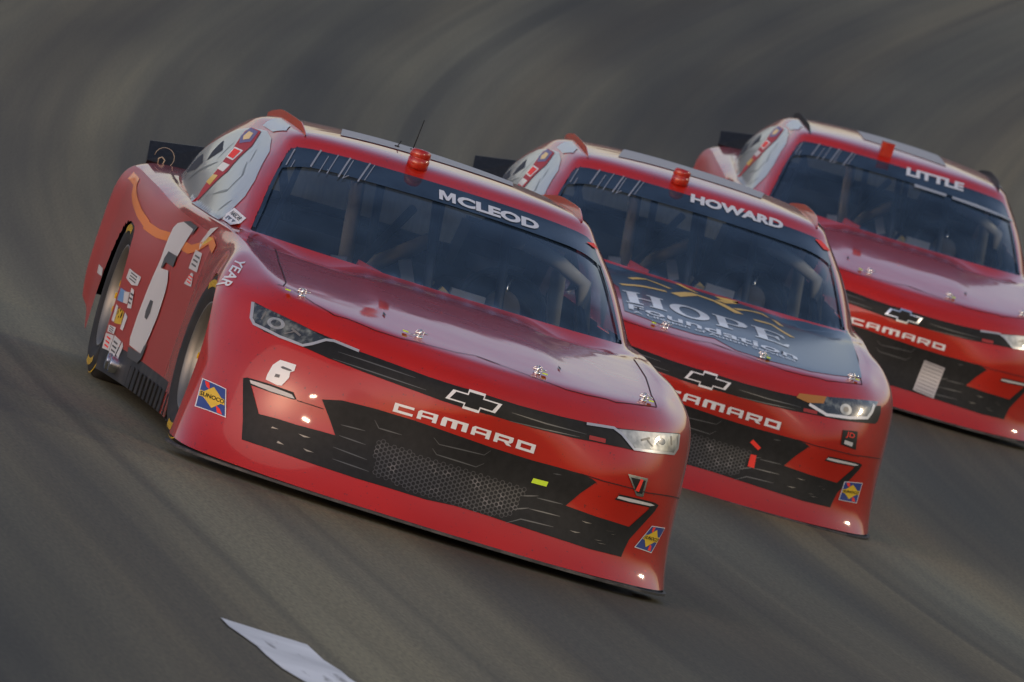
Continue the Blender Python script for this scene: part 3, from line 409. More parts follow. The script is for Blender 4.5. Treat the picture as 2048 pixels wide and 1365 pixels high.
# ------------------------------------------------------------------ car body split into panels
HOLE = [(0, 10.03), (-1.1, 10.03), (-2.2, 10.03), (-3.3, 10.03), (-4.5, 10.03), (-4.78, 10.05), (-4.5, 10.78), (-4.36, 11.5), (-4.2, 12.2), (-4.08, 12.7), (-3.9, 12.95), (-3.6, 13.06), (-3.0, 13.1), (-2, 13.1), (-1, 13.1), (0, 13.1)]
HOLE = HOLE+[(-u, v) for u, v in HOLE[-2:0:-1]]
RHOLE = [(18.2, 10.35), (16.5, 10.35), (15.1, 10.5), (14.75, 11.1), (14.8, 12.2), (15.3, 12.75), (16.5, 12.85), (18.2, 12.85)]
AR = [(-.02, .36, .405, .388), (2.76, .36, .335, .372)]
def arch_f(p):
    b = 1e9
    for y0, z0, a, h in AR:
        dy = abs(p[1]-y0)/a; dz = max(p[2]-z0, 0)/h; b = min(b, (dy**2.3+dz**2.3)-1)
    return b
_sc = np.mean(DATA['wsl'], 0)
SIDE_IN = [tuple((np.array(p)-_sc)*.93+_sc) for p in DATA['wsl']]
def in_side(p):
    _, a, b = BAS['S']; q = np.array((-abs(p[0]), p[1], p[2])); return pip(q @ a, q @ b, SIDE_IN)
def build_panels():
    P = FULL.copy(); cu = (np.arange(NF)-NF//2)/NU; rv = np.arange(NVT)/NV
    cc = (P[:-1, :-1]+P[1:, :-1]+P[:-1, 1:]+P[1:, 1:])/4
    keep = np.ones((NVT-1, NF-1), bool); why = np.zeros((NVT-1, NF-1), int)
    for i in range(NVT-1):
        v = (i+.5)/NV
        for j in range(NF-1):
            u = (j+.5-NF//2)/NU
            if v < 7.5 and 5 < abs(u) < 15.5 and arch_f(cc[i, j]) < 0: keep[i, j] = False; why[i, j] = 1
            elif 10 < v < 13.2 and abs(u) < 4.9 and pip(u, v, HOLE): keep[i, j] = False; why[i, j] = 2
            elif 9.9 < v < 13.6 and 6 < abs(u) < 15 and in_side(cc[i, j]): keep[i, j] = False; why[i, j] = 4
            elif 10.2 < v < 13 and abs(u) > 14.6 and pip(abs(u), v, RHOLE): keep[i, j] = False; why[i, j] = 3
    def around(i, j):
        o = []
        for a in (i-1, i):
            for b in (j-1, j):
                if 0 <= a < NVT-1 and 0 <= b < NF-1: o.append((keep[a, b], why[a, b]))
        return o
    SC_U, SC_V = .14, .12
    for i in range(NVT):
        for j in range(NF):
            q = around(i, j)
            if not (any(k for k, _ in q) and not all(k for k, _ in q)): continue
            wy = max(w_ for _, w_ in q); u, v = cu[j], rv[i]
            if wy == 4: continue
            if wy == 1:
                for _ in range(6):
                    f0 = arch_f(S(u, v)); e = .02; gu = (arch_f(S(u+e, v))-arch_f(S(u-e, v)))/(2*e); gv = (arch_f(S(u, min(v+e, 17)))-arch_f(S(u, max(v-e, 0))))/(min(v+e, 17)-max(v-e, 0))
                    if i == 0 or P[i, j][2] < .36: gv = 0
                    g2 = gu*gu+gv*gv
                    if g2 < 1e-6: break
                    du, dv = -f0*gu/g2, -f0*gv/g2; u += max(-.12, min(.12, du)); v = max(0, v+max(-.2, min(.2, dv)))
                if abs(u-cu[j]) < .35 and abs(v-rv[i]) < .5: P[i, j] = S(u, v)
            else:
                poly = HOLE if wy == 2 else RHOLE; best = None; uu = u if wy == 2 else abs(u)
                for a in range(len(poly)):
                    x0, y0 = poly[a]; x1, y1 = poly[(a+1) % len(poly)]
                    if wy == 3 and x0 > 18 and x1 > 18: continue
                    ax, ay, bx, by = x0*SC_U, y0*SC_V, x1*SC_U, y1*SC_V; px_, py_ = uu*SC_U, v*SC_V
                    t = max(0, min(1, ((px_-ax)*(bx-ax)+(py_-ay)*(by-ay))/((bx-ax)**2+(by-ay)**2+1e-12)))
                    qx, qy = ax+(bx-ax)*t, ay+(by-ay)*t; d2 = (qx-px_)**2+(qy-py_)**2
                    if best is None or d2 < best[0]: best = (d2, qx/SC_U, qy/SC_V)
                if wy == 3:
                    if abs(uu) > 17.9: best = (0, uu, best[2])
                    P[i, j] = S(math.copysign(min(best[1], 18), u), best[2])
                else: P[i, j] = S(best[1], best[2])
    def region(i, j):
        v = (i+.5)/NV; u = (j+.5-NF//2)/NU; a = abs(u); s = 'R' if u < 0 else 'L'
        if v > 10: return 'roof'
        if a < 4 and v > 8: return 'hood'
        if a < 6.05 and v < 6.9: return 'front_bumper'
        if v < 1.25 and 9.3 < a < 12.4: return 'side_skirt'+s
        if a < 9.6: return 'fender'+s
        if a < 12.1: return ('door_panel' if v < 6.4 else 'door_shoulder')+s
        if v > 8 and a > 15.2: return 'deck_lid'
        if a < 16.3: return ('quarter_panel' if v < 6.4 else 'quarter_shoulder')+s
        return 'rear_bumper'
    regs = {}
    for i in range(NVT-1):
        for j in range(NF-1):
            if keep[i, j]: regs.setdefault(region(i, j), []).append((i, j))
    out = {}
    for r, cells in regs.items():
        ids = {}; V = []; N = []; F = []
        def vid(i, j):
            if (i, j) not in ids:
                ids[(i, j)] = len(V); p = P[i, j]; V.append((p[0], p[1], p[2]-Z0)); N.append(tuple(NRM[i, j]))
            return ids[(i, j)]
        for i, j in cells:
            f = [vid(i, j), vid(i, j+1), vid(i+1, j+1), vid(i+1, j)]
            a, b, c = (np.array(V[f[k]]) for k in (0, 1, 2)); nn = np.cross(b-a, c-a)
            F.append(f if nn @ np.array(N[f[0]]) >= 0 else f[::-1])
        name = r.rstrip('RL') if r[-1] in 'RL' else r
        me = mesh(name, V, F); me.normals_split_custom_set_from_vertices(N); out[r] = me
    return out
PANELS = build_panels()
def two_sided(m):
    """bare dark metal on the inside of the sheet"""
    n = m.node_tree.nodes; L = m.node_tree.links; b = n['Principled BSDF']; out = [x for x in n if x.type == 'OUTPUT_MATERIAL'][0]
    g = n.new('ShaderNodeNewGeometry'); d = n.new('ShaderNodeBsdfDiffuse'); d.inputs[0].default_value = (.03, .034, .04, 1); x = n.new('ShaderNodeMixShader')
    L.new(g.outputs['Backfacing'], x.inputs[0]); L.new(b.outputs[0], x.inputs[1]); L.new(d.outputs[0], x.inputs[2]); L.new(x.outputs[0], out.inputs[0])
# painted body: darker red above, duller vinyl on the doors and quarter sides
def side_paint():
    m = M['side_red']; two_sided(m)
two_sided(M['red']); side_paint()

def glass_mat(name, tint, haze, rough=.02):
    m = bpy.data.materials.new(name); m.use_nodes = True; n = m.node_tree.nodes; L = m.node_tree.links; n.remove(n['Principled BSDF'])
    out = [x for x in n if x.type == 'OUTPUT_MATERIAL'][0]
    t = n.new('ShaderNodeBsdfTransparent'); t.inputs[0].default_value = (*tint, 1); g = n.new('ShaderNodeBsdfGlossy'); g.inputs['Roughness'].default_value = rough
    d = n.new('ShaderNodeBsdfDiffuse'); d.inputs[0].default_value = (.20, .36, .60, 1)
    fr = n.new('ShaderNodeFresnel'); fr.inputs[0].default_value = 1.5
    tc = n.new('ShaderNodeTexCoord'); nz = n.new('ShaderNodeTexNoise'); nz.inputs['Scale'].default_value = 6; nz.inputs['Detail'].default_value = 5; L.new(tc.outputs['Object'], nz.inputs[0])
    r = n.new('ShaderNodeMapRange'); r.inputs[1].default_value = .3; r.inputs[2].default_value = .75; r.inputs[3].default_value = haze*.6; r.inputs[4].default_value = haze*1.3; L.new(nz.outputs[0], r.inputs[0])
    m1 = n.new('ShaderNodeMixShader'); L.new(r.outputs[0], m1.inputs[0]); L.new(t.outputs[0], m1.inputs[1]); L.new(d.outputs[0], m1.inputs[2])
    m2 = n.new('ShaderNodeMixShader'); L.new(fr.outputs[0], m2.inputs[0]); L.new(m1.outputs[0], m2.inputs[1]); L.new(g.outputs[0], m2.inputs[2]); L.new(m2.outputs[0], out.inputs[0])
    return m
M['glass'] = glass_mat('windscreen_glass', (.94, .97, 1.0), .11)
M['rear_glass'] = glass_mat('rear_glass', (.9, .93, .95), .04)
M['frit'] = glass_mat('dark_sunstrip', (.06, .08, .11), .12)
def lexan():
    m = M['lexan']; n = m.node_tree.nodes; L = m.node_tree.links; b = n['Principled BSDF']; out = [x for x in n if x.type == 'OUTPUT_MATERIAL'][0]
    t = n.new('ShaderNodeBsdfTransparent'); t.inputs[0].default_value = (.9, .95, 1, 1); x = n.new('ShaderNodeMixShader'); x.inputs[0].default_value = .82
    L.new(t.outputs[0], x.inputs[1]); L.new(b.outputs[0], x.inputs[2]); L.new(x.outputs[0], out.inputs[0])
lexan()
M['pillar_red'] = mat('pillar_red_tape', (.42, .010, .015), .55)
M['orange_clear'] = mat('orange_clear_plastic', (.55, .06, .015), .3, coat=.5)
M['suit'] = mat('driver_suit', (.05, .04, .045), .8); M['helmet'] = mat('helmet', (.30, .29, .30), .25, coat=1); M['glove'] = mat('glove', (.25, .20, .15), .7)

def glass_panel(name, poly, sign=1, inset=-.006):
    """a pane following the greenhouse surface inside the outline poly (u, v)"""
    V2, F = tri2([[(u*.14, v*.12) for u, v in poly]], .03)
    V = []; N = []
    for x, y in V2:
        u, v = x/.14, y/.12; uu = max(-18, min(18, u)); p = S(uu, v); i = int(round(min(v*NV, NVT-1))); j = int(round(uu*NU))+NF//2; n = NRM[i, max(0, min(NF-1, j))]
        p = p+n*inset; V.append((p[0], p[1], p[2]-Z0)); N.append(tuple(n))
    G = []
    for f in F:
        a, b, c = (np.array(V[i]) for i in f); G.append(f if np.cross(b-a, c-a) @ np.array(N[f[0]]) > 0 else f[::-1])
    me = mesh(name, V, G); me.normals_split_custom_set_from_vertices(N); return me
ZT = lambda z: z-Z0
def build_splitter():
    V = []; F = []; cols = [j for j in range(NF) if abs(j-NF//2)/NU <= 6.0]
    for c, j in enumerate(cols):
        p = FULL[0, j].copy(); n = NRM[1, j].copy(); n[2] = 0; n /= np.linalg.norm(n); o = p+n*.012; q = p-n*.10
        V += [(p[0], p[1], ZT(.121)), (o[0], o[1], ZT(.119)), (o[0], o[1], ZT(.110)), (q[0], q[1], ZT(.108))]
        if c: k = 4*c; F += [(k-4+a, k+a, k+a+1, k-4+a+1) for a in range(3)]
    return mesh('splitter', V, F, False)
def build_wheel(parent, x, y, side, steer=0):
    """side -1: car's right"""
    def L(prof, name, m, par):
        mb = MB(); mb.lathe([(r, -h*side*-1 if False else h*side) for r, h in prof], axis='X', n=72)
        return mb.build(name, m, par)
    w_ = L([(.02, -.06), (.10, -.06), (.13, -.075), (.19, -.10), (.19, -.22)], 'wheel', M['silver'], parent)
    w_.location = (x, y, .345); w_.rotation_euler = (0, 0, steer)
    L([(.205, -.03), (.25, -.004), (.295, 0), (.325, -.012), (.34, -.035), (.345, -.06), (.345, -.24), (.335, -.27), (.29, -.285), (.2, -.27)], 'tyre', M['tyre'], w_)
    L([(.205, -.028), (.215, -.012), (.208, -.012), (.198, -.04), (.19, -.09), (.16, -.085), (.13, -.06)], 'rim', M['silver'], w_)
    L([(.3245, -.0098), (.3285, -.0118)], 'tyre_stripe', M['yellow'], w_)
    for k in range(5):
        mb = MB(); a = 2*math.pi*k/5; mb.lathe([(.0, .0), (.014, 0), (.014, -.02)], c=(side*-.048, .057*math.cos(a), .057*math.sin(a)), axis='X', n=6); mb.build('lug_nut', M['yellow'], w_, False)
    for base in (math.radians(248), math.radians(68)):      # yellow lettering strokes of the sidewall
        mb = MB()
        for k in range(8):
            a0 = base+k*.085; a1 = a0+.06
            V = [(side*.002, math.cos(a)*r, math.sin(a)*r) for a, r in ((a0, .27), (a1, .27), (a1, .298), (a0, .298))]; mb.add(V, [(0, 1, 2, 3)])
            mb.f[-1] = mb.f[-1] if side > 0 else mb.f[-1][::-1]
        mb.build('sidewall_lettering', M['yellow'], w_, False)
    return w_
def liner(parent, y, s):
    mb = MB(); V = []; F = []; n = 22
    for i in range(n+1):
        a = math.pi*i/n
        for x in (.56, .90): V.append((s*x, y+.43*math.cos(a), ZT(.36)+.405*math.sin(a)))
        V.append((s*.56, y+.43*math.cos(a)*.02, ZT(.36)))
    for i in range(n): k = 3*i; F += [(k, k+1, k+4, k+3), (k, k+3, k+2)]
    V += [(s*.56, y+.43, ZT(.13)), (s*.56, y-.43, ZT(.13)), (s*.90, y+.43, ZT(.13)), (s*.90, y-.43, ZT(.13))]
    b = len(V)-4; F += [(0, 3*n, b+1, b), (0, 1, b+2, b), (3*n, 3*n+1, b+3, b+1)]
    mb.add(V, F); mb.build('wheel_well', M['dark'], parent, False)

def human_driver(name, label, M4, suit=M['suit']):
    """a seated driver: one skinned body, helmet as clothing"""
    J = {'hip': ((0, .10, .30), .15), 'waist': ((0, .12, .42), .135), 'chest': ((0, .13, .60), .155), 'neckb': ((0, .12, .74), .07), 'head': ((0, .10, .84), .085), 'headt': ((0, .09, .93), .075),
         'shR': ((-.17, .12, .69), .065), 'shL': ((.17, .12, .69), .065), 'elR': ((-.27, -.12, .56), .048), 'elL': ((.27, -.12, .56), .048), 'wrR': ((-.16, -.33, .62), .033), 'wrL': ((.16, -.33, .62), .033),
         'haR': ((-.145, -.39, .64), .036), 'haL': ((.145, -.39, .64), .036), 'hpR': ((-.10, .08, .28), .10), 'hpL': ((.10, .08, .28), .10), 'knR': ((-.15, -.38, .36), .065), 'knL': ((.15, -.38, .36), .065), 'anR': ((-.13, -.75, .18), .042), 'anL': ((.13, -.75, .18), .042)}
    E = [('hip', 'waist'), ('waist', 'chest'), ('chest', 'neckb'), ('neckb', 'head'), ('head', 'headt'), ('chest', 'shR'), ('chest', 'shL'), ('shR', 'elR'), ('elR', 'wrR'), ('wrR', 'haR'), ('shL', 'elL'), ('elL', 'wrL'), ('wrL', 'haL'),
         ('hip', 'hpR'), ('hip', 'hpL'), ('hpR', 'knR'), ('knR', 'anR'), ('hpL', 'knL'), ('knL', 'anL')]
    names = list(J); me = bpy.data.meshes.new('person'); me.from_pydata([J[n][0] for n in names], [(names.index(a), names.index(b)) for a, b in E], [])
    o = bpy.data.objects.new('person', me); COL.objects.link(o)
    md = o.modifiers.new('s', 'SKIN'); me.skin_vertices.new() if not me.skin_vertices else None
    for i, n in enumerate(names): r = J[n][1]; me.skin_vertices[0].data[i].radius = (r, r)
    me.skin_vertices[0].data[0].use_root = True
    o.modifiers.new('b', 'SUBSURF').levels = 2
    dg = bpy.context.evaluated_depsgraph_get(); dg.update(); me2 = bpy.data.meshes.new_from_object(o.evaluated_get(dg)); me2.polygons.foreach_set('use_smooth', [True]*len(me2.polygons))
    # five bent fingers of each hand closed round the wheel rim
    bm = bmesh.new(); bm.from_mesh(me2)
    def finger(pts, r):
        mb = MB(); mb.tube(pts, [r, r, r*.9, r*.7], 8); vs = [bm.verts.new(v) for v in mb.v]
        for f in mb.f:
            try: bm.faces.new([vs[i] for i in f])
            except ValueError: pass
    for s in (-1, 1):
        for k in range(4):
            z = .665-.02*k; ln = (.9, 1, .95, .8)[k]
            finger([(s*.15, -.40, z), (s*.155, -.40-.045*ln, z-.004), (s*.13, -.40-.06*ln, z-.012), (s*.115, -.41-.03*ln, z-.016)], .0095)
        finger([(s*.13, -.385, .655), (s*.115, -.40, .665), (s*.105, -.42, .66), (s*.10, -.44, .65)], .011)
    bm.to_mesh(me2); bm.free(); me2.name = 'person'
    o.modifiers.clear(); o.data = me2; me2.materials.append(suit); o.matrix_world = M4
    o['label'] = label; o['category'] = 'person'
    mb = MB(); prof = [(.0, .15)]+[(.135*math.sin(a), .135*math.cos(a)*1.1) for a in [math.pi*t/14 for t in range(1, 11)]]+[(.10, -.10), (.09, -.10)]
    mb.lathe(prof, c=(0, .09, .90), n=28); mb.build('helmet', M['helmet'], o)
    V = []; F = []
    for i in range(11):
        a = math.radians(-150+12*i)
        for z, r in ((.87, .139), (.90, .142), (.94, .137)): V.append((r*math.cos(a), .09+r*math.sin(a), z))
        if i: k = 3*i; F += [(k-3, k, k+1, k-2), (k-2, k+1, k+2, k-1)]
    link('visor', mesh('visor', V, F), M['black'], o)
    return o

def stock_car(num, mx, label, D):
    root = bpy.data.objects.new('race_car', None); COL.objects.link(root); root.empty_display_size = .3
    root.matrix_world = mx; root['label'] = label; root['category'] = 'race car'; root['group'] = 'red stock cars racing through the turn'
    P = {}
    for r, me in PANELS.items():
        nm = r[:-1] if r[-1] in 'RL' else r
        m = M['red']
        if nm in ('door_panel', 'quarter_panel'): m = M['side_red']
        if nm == 'side_skirt': m = M['rust']
        me2 = me.copy() if num > 1 else me
        if me2.materials: me2.materials.clear()
        o = link(nm, me2, m, root); P[r] = o
        if nm == 'hood' and num == 2: pass
    fb, hood, roof = P['front_bumper'], P['hood'], P['roof']
    # panes
    ws = link('windshield', glass_panel('windshield', HOLE), M['glass'], root)
    rw = [(-18, 10.3)]
    g = glass_panel('rear_window', [(min(u, 18), v) for u, v in RHOLE]); rwm = link('rear_window', g, M['rear_glass'], root)
    g2 = g.copy(); g2.transform(Matrix.Diagonal((-1, 1, 1, 1))); g2.flip_normals()
    bm = bmesh.new(); bm.from_mesh(g); bm.from_mesh(g2); bmesh.ops.remove_doubles(bm, verts=bm.verts[:], dist=1e-4); bm.to_mesh(g); bm.free()
    for f in g.polygons: f.use_smooth = True
    link('splitter', build_splitter(), M['scuffed'], root)
    mb = MB(); mb.add([(-.60, -.80, ZT(.175)), (.88, -.80, ZT(.165)), (.80, 3.6, ZT(.34)), (-.80, 3.6, ZT(.34))], [(0, 1, 2, 3)]); mb.v[1] = (.60, -.80, ZT(.175)); mb.build('floor_pan', M['dark'], root)
    # wheels
    for s in (-1, 1):
        build_wheel(root, s*.925, 0, s, R(3.5)); build_wheel(root, s*.975, 2.71, s)
        liner(root, 0, s); liner(root, 2.68, s)
    # nose graphics (printed on the panels)
    blk, wht = M['black'], M['white']
    decal('upper_grille', 'F', D['band'], blk, fb, .002)
    lo = decal('lower_grille', 'F', D['lowR'], blk, fb, .002)
    if num != 2:
        for key, cr in (('lensR', 'chrR'), ('lensL', 'chrL')):
            h = decal('headlight', 'F', D[key], M['lamp_dark'] if key == 'lensR' else M['lamp_grey'], root, .0035)
            stroke('headlight_trim', 'F', D[cr], .010, M['trim'], h, .0045)
            pts = np.array(D[key]); c = pts.mean(0); sx = 1 if key == 'lensR' else -1
            decal('lamp_bowl', 'F', [tuple(p) for p in ell(c[0]-sx*.035, c[1]+.010, .030, .022)], M['lamp_grey'], h, .0045, .01)
            decal('lamp_lens', 'F', [tuple(p) for p in ell(c[0]-sx*.035, c[1]+.010, .017, .013)], M['lamp_dark'], h, .0055, .01)
            stroke('reflector_rib', 'F', [(c[0]-sx*.075, c[1]+.045), (c[0]-sx*.085, c[1]+.012)], .006, M['silver'], h, .0048)
            stroke('reflector_rib', 'F', [(c[0]+sx*.02, c[1]+.005), (c[0]+sx*.055, c[1]-.014)], .008, M['silver'], h, .0048)
            stroke('reflector_rib', 'F', [(c[0]+sx*.0, c[1]-.022), (c[0]+sx*.03, c[1]-.004)], .004, M['silver'], h, .0048)
    else:
        for mir in (False, True):
            h = decal('headlight', 'F', D['lens2'], M['lamp_dark'], root, .0035, mirror=mir)
            stroke('headlight_trim', 'F', D['chr2'], .014, wht, h, .0045, mirror=mir)
            pts = np.array(D['lens2']); c = pts.mean(0)
            decal('lamp_bowl', 'F', [tuple(p) for p in ell(c[0]+.03, c[1]+.004, .030, .026)], M['lamp_grey'], h, .0045, .01, mirror=mir)
            decal('lamp_lens', 'F', [tuple(p) for p in ell(c[0]+.03, c[1]+.004, .014, .013)], M['silver'], h, .0055, .01, mirror=mir)
            decal('amber_sticker', 'F', D['or2'], M['amber'], h, .0042, mirror=mir)
    for a, b in (('flcR', 'flR'), ('flcL', 'flL')):
        f_ = decal('fog_lamp_housing', 'F', D[a], blk, fb, .0022); decal('fog_lamp', 'F', D[b], M['offwhite'], f_, .0036, .01)
    for i in range(18):
        k = 'acc%d' % i
        stroke('grille_ridge', 'F', D[k], .0045 if i not in (13,) else .016, M['acc'] if i != 13 else M['line_red'], lo, .0034, taper=i not in (13,))
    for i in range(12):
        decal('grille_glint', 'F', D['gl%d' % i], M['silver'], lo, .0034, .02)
    # honeycomb insert
    hx = D['hex']; xs = [p[0] for p in hx]; ys = [p[1] for p in hx]; V = []; F = []; r = .0098; q = 0; x = min(xs)
    while x < max(xs):
        y = min(ys)+(r*.87 if q % 2 else 0)
        while y < max(ys):
            if pip(x, y, hx):
                n = len(V); V += [(x+r*math.cos(R(60*k))*ss, y+r*math.sin(R(60*k))*ss) for ss in (1.0, .74) for k in range(6)]
                F += [(n+k, n+(k+1) % 6, n+6+(k+1) % 6, n+6+k) for k in range(6)]
            y += r*1.74
        x += r*1.5; q += 1
    if num != 3: putmesh('honeycomb', 'F', V, F, M['comb'], lo, .0034)
    # bowtie emblem
    bw = [(-.42, .10), (-.15, .10), (-.14, .19), (.18, .19), (.17, .10), (.52, .10), (.43, -.10), (.15, -.10), (.14, -.19), (-.18, -.19), (-.17, -.10), (-.52, -.10)]
    cxy = (0, .4905 if 'bowxy' not in D else D['bowxy'])
    W_ = .205; H_ = .20
    def bt(sx, sy): return [(cxy[0]+p[0]*W_*sx, cxy[1]+p[1]*H_*sy) for p in bw]
    e = decal('emblem', 'F', bt(1, 1), M['white'] if num != 3 else M['chrome'], root, .0036, .01); decal('emblem_centre', 'F', bt(.85, .74), blk, e, .0046, .01)
    c0, c1, c2 = D['camq']; blocktext('nose_lettering', 'CAMARO', 'F', c0, c1, c2, wht, fb)
    # hood seam and pins
    stroke('hood_seam', 'H', D['hood_seam'], .0045, M['line'], root, .0016)
    stroke('bumper_seam', 'F', D['seamh'], .0035, M['line'], root, .0040)
    stroke('bumper_seam', 'F', D['seamr'], .003, M['line'], root, .0040)
    for i in range(4):
        if not D['pin%d' % i]: continue
        p, n = onbody('H', D['pin%d' % i][0], 0); p = Vector(p); n = Vector(n); t = Vector((1, 0, 0)); mb = MB()
        mb.tube([p-n*.002, p+n*.006], .014, 14); mb.tube([p, p+n*.028], .005, 8)
        ring = [p+n*.018+t*(.016*math.cos(a))+n*(.012*math.sin(a)) for a in [2*math.pi*k/12 for k in range(13)]]; mb.tube(ring, .0022, 6, False)
        mb.tube([p+n*.016-t*.02, p+n*.02+t*.03], .0028, 6)
        pn = mb.build('hood_pin', M['chrome'], root)
        mb = MB(); a_ = p-t*(.055 if i < 2 else -.03)+n*.004; mb.box(a_+Vector((0, 0, .004)), (.018, .03, .004)); mb.build('pin_tag', M['dayglow'], pn, False)
        if i in (1,): mb = MB(); mb.tube([p-t*.05+n*.006, p-t*.03+n*.004, p+n*.01], .0016, 5); mb.build('lanyard', M['chrome'], pn)
    # greenhouse details
    side_win = D['wsl']
    for mir in (False, True):
        sw = decal('side_window', 'S', side_win, M['lexan'], root, .003, .03, mirror=mir)
        decal('window_pillar', 'S', D['redband'], M['pillar_red'], sw, .0055, .03, mirror=mir)
        for i in range(4): decal('pillar_sticker', 'S', D['bst%d' % i], (M['purple'], M['white'], M['white'], M['yellow'])[i], sw, .0068, .03, mirror=mir)
        decal('pillar_sticker', 'S', [tuple((np.array(p)-np.mean(D['bst0'], 0))*.55+np.mean(D['bst0'], 0)) for p in D['bst0']], M['gold'], sw, .0078, .03, mirror=mir)
        decal('pillar_sticker', 'S', [tuple((np.array(p)-np.mean(D['bst1'], 0))*.75+np.mean(D['bst1'], 0)) for p in D['bst1']], M['redtape'], sw, .0078, .03, mirror=mir)
        for i in range(3): decal('air_intake', 'S', D['naca%d' % i], M['dark'], sw, .0045, .03, mirror=mir)
        for i in range(9): stroke('scuff', 'S', D['smear%d' % i], .014 if i < 4 else .006, M['smear'], sw, .0042, mirror=mir, taper=True, sp=.03)
        decal('roof_sticker', 'S', D['roofst'], M['pale'], roof, .003, .03, mirror=mir)
    rb = BAS['R'][2]; decal('roof_number', 'R', [(x_, float(np.array((0, y_, 1.36)) @ rb)) for x_, y_ in ([(-.42, 1.60), (.30, 1.60), (.40, 2.35), (-.32, 2.35)] if num != 3 else [(-.25, 1.6), (.25, 1.5), (.25, 2.2), (-.25, 2.2)])], M['roofgrey'], roof, .003, .05)
    # roof rails
    for s in (-1, 1):
        V = []; F = []; ys = np.linspace(1.42, 2.72, 28)
        for i, y in enumerate(ys):
            xx = s*(.578+.012*math.sin((y-1.42)/1.3*3.14)); h = .030*min(1, (y-1.42)/.25+.25)
            p, n = onbody('R', (xx, (np.array((0, y, 1.3)) @ BAS['R'][2])), 0); p = np.array(p)
            nn = np.array((0, 0, 1.)); V += [p+(-.003*s, 0, -.005), p+nn*h+(-.002*s, 0, 0), p+nn*h+(.002*s, 0, 0), p+(.003*s, 0, -.005)]
            if i: k = 4*i; F += [(k-4+a, k+a, k+a+1, k-3+a) for a in range(3)]
        link('roof_rail', mesh('roof_rail', V, F, False), M['orange_clear'] if num != 3 else M['black'], root)
    # beacon on the windshield header, aerials
    bx = D['rlight'][0]; p, n = onbody('R', bx, 0); p = Vector(p); mb = MB(); mb.lathe([(0, -.01), (.042, -.01), (.043, .03), (.040, .032), (.040, .036), (.043, .038), (.040, .060), (.032, .068), (0, .070)], c=p, n=28)
    if num != 3: mb.build('roof_beacon', M['beacon'], root)
    else: mb = MB(); mb.box(p+Vector((0, 0, .03)), (.075, .07, .085)); mb.build('roof_beacon', M['beacon'], root, False)
    for dx, hh, y in (((-.175, .03, 1.72), (-.10, .13, 1.80)) if num == 1 else ()):
        p, n = onbody('R', (dx, np.array((0, y, 1.37)) @ BAS['R'][2]), 0); mb = MB(); mb.tube([Vector(p), Vector(p)+Vector((.01, 0, hh))], .0022, 6); mb.tube([Vector(p), Vector(p)+Vector((0, 0, .008))], .01, 8); mb.build('aerial', M['black'], root)
    # sun strip, name and score marks on the windshield
    ban = [(u, v) for u, v in HOLE if v > 12]; ban = [(-4.1, 12.15)]+[(-4.08, 12.7), (-3.9, 12.95), (-3.6, 13.06), (-3.0, 13.1), (-2, 13.1), (-1, 13.1), (0, 13.1), (1, 13.1), (2, 13.1), (3, 13.1), (3.6, 13.06), (3.9, 12.95), (4.08, 12.7), (4.1, 12.15)]+[(2.5, 12.3), (0, 12.35), (-2.5, 12.3)]
    link('sun_strip', glass_panel('sun_strip', ban, inset=.001), M['frit'], ws)
    for s in (-1, 1):
        e = [(s*4.70, 10.14), (s*4.46, 10.78), (s*4.34, 11.5), (s*4.2, 12.15), (s*3.98, 12.15), (s*4.05, 11.5), (s*4.12, 10.78), (s*4.3, 10.14)]
        link('glass_edge', glass_panel('glass_edge', e, inset=.001), M['frit'], ws)
    a, b, c = [np.array(q) for q in D['nameq']]; nm = D['name']
    if nm[0] == 'M':
        mw = .178; shape('driver_name', [[(0, 0), (.22, 0), (.22, .60), (.42, .08), (.58, .08), (.78, .60), (.78, 0), (1, 0), (1, 1), (.71, 1), (.5, .44), (.29, 1), (0, 1)]], 'F', a, a+(b-a)*(mw-.016), c, M['name'], ws, .004)
        text('driver_name', nm[1:], 'F', a+(b-a)*mw, b, c+(b-a)*mw, M['name'], ws, .004, bold=.048)
    else: text('driver_name', nm, 'F', a, b, c, M['name'], ws, .004, bold=.048)
    for i in range(10): stroke('score_mark', 'F', D['hash%d' % i], (.004, .0025, .006, .003, .0035, .006, .003, .006, .003, .0025)[i], M['hash'], ws, .004)
    # spoiler
    mb = MB(); xs = (-.865, -.62, 0, .62, .865); tp = (1.033, 1.075, 1.09, 1.075, 1.033); V = []; F = []
    for x, t in zip(xs, tp): V += [(x, 3.80, ZT(.955)), (x, 3.90, ZT(t)), (x, 3.91, ZT(t)), (x, 3.82, ZT(.94))]
    for i in range(1, 5): k = 4*i; F += [(k-4+a, k-4+(a+1) % 4, k+(a+1) % 4, k+a) for a in range(4)]
    F += [(0, 3, 2, 1), (16, 17, 18, 19)]; mb.add(V, F); sp_ = mb.build('spoiler', M['carbon'], root, False)
    if num == 1: mb = MB(); mb.tube([(-.80+.042*math.cos(a), 3.79, ZT(.985)+.042*math.sin(a)) for a in [math.radians(-60+20*k) for k in range(13)]], .0013, 6); mb.tube([(-.80, 3.79, ZT(.95)), (-.795, 3.79, ZT(.975)), (-.81, 3.79, ZT(.985)), (-.822, 3.79, ZT(.975)), (-.82, 3.79, ZT(.955))], .0028, 6); mb.build('wire_loop', M['wire'], root)
    # flank: skirt ribs and exhaust outlets
    for s in (-1, 1):
        for k in range(13):
            mb = MB(); y = .52+k*.12; mb.box((s*(.903+.022*max(0, y-.6)), y, ZT(.185)), (.008, .035, .085), Matrix.Rotation(R(6), 3, 'X'))
            mb.build('skirt_rib', M['black'], P['side_skirt'+('R' if s < 0 else 'L')], False)
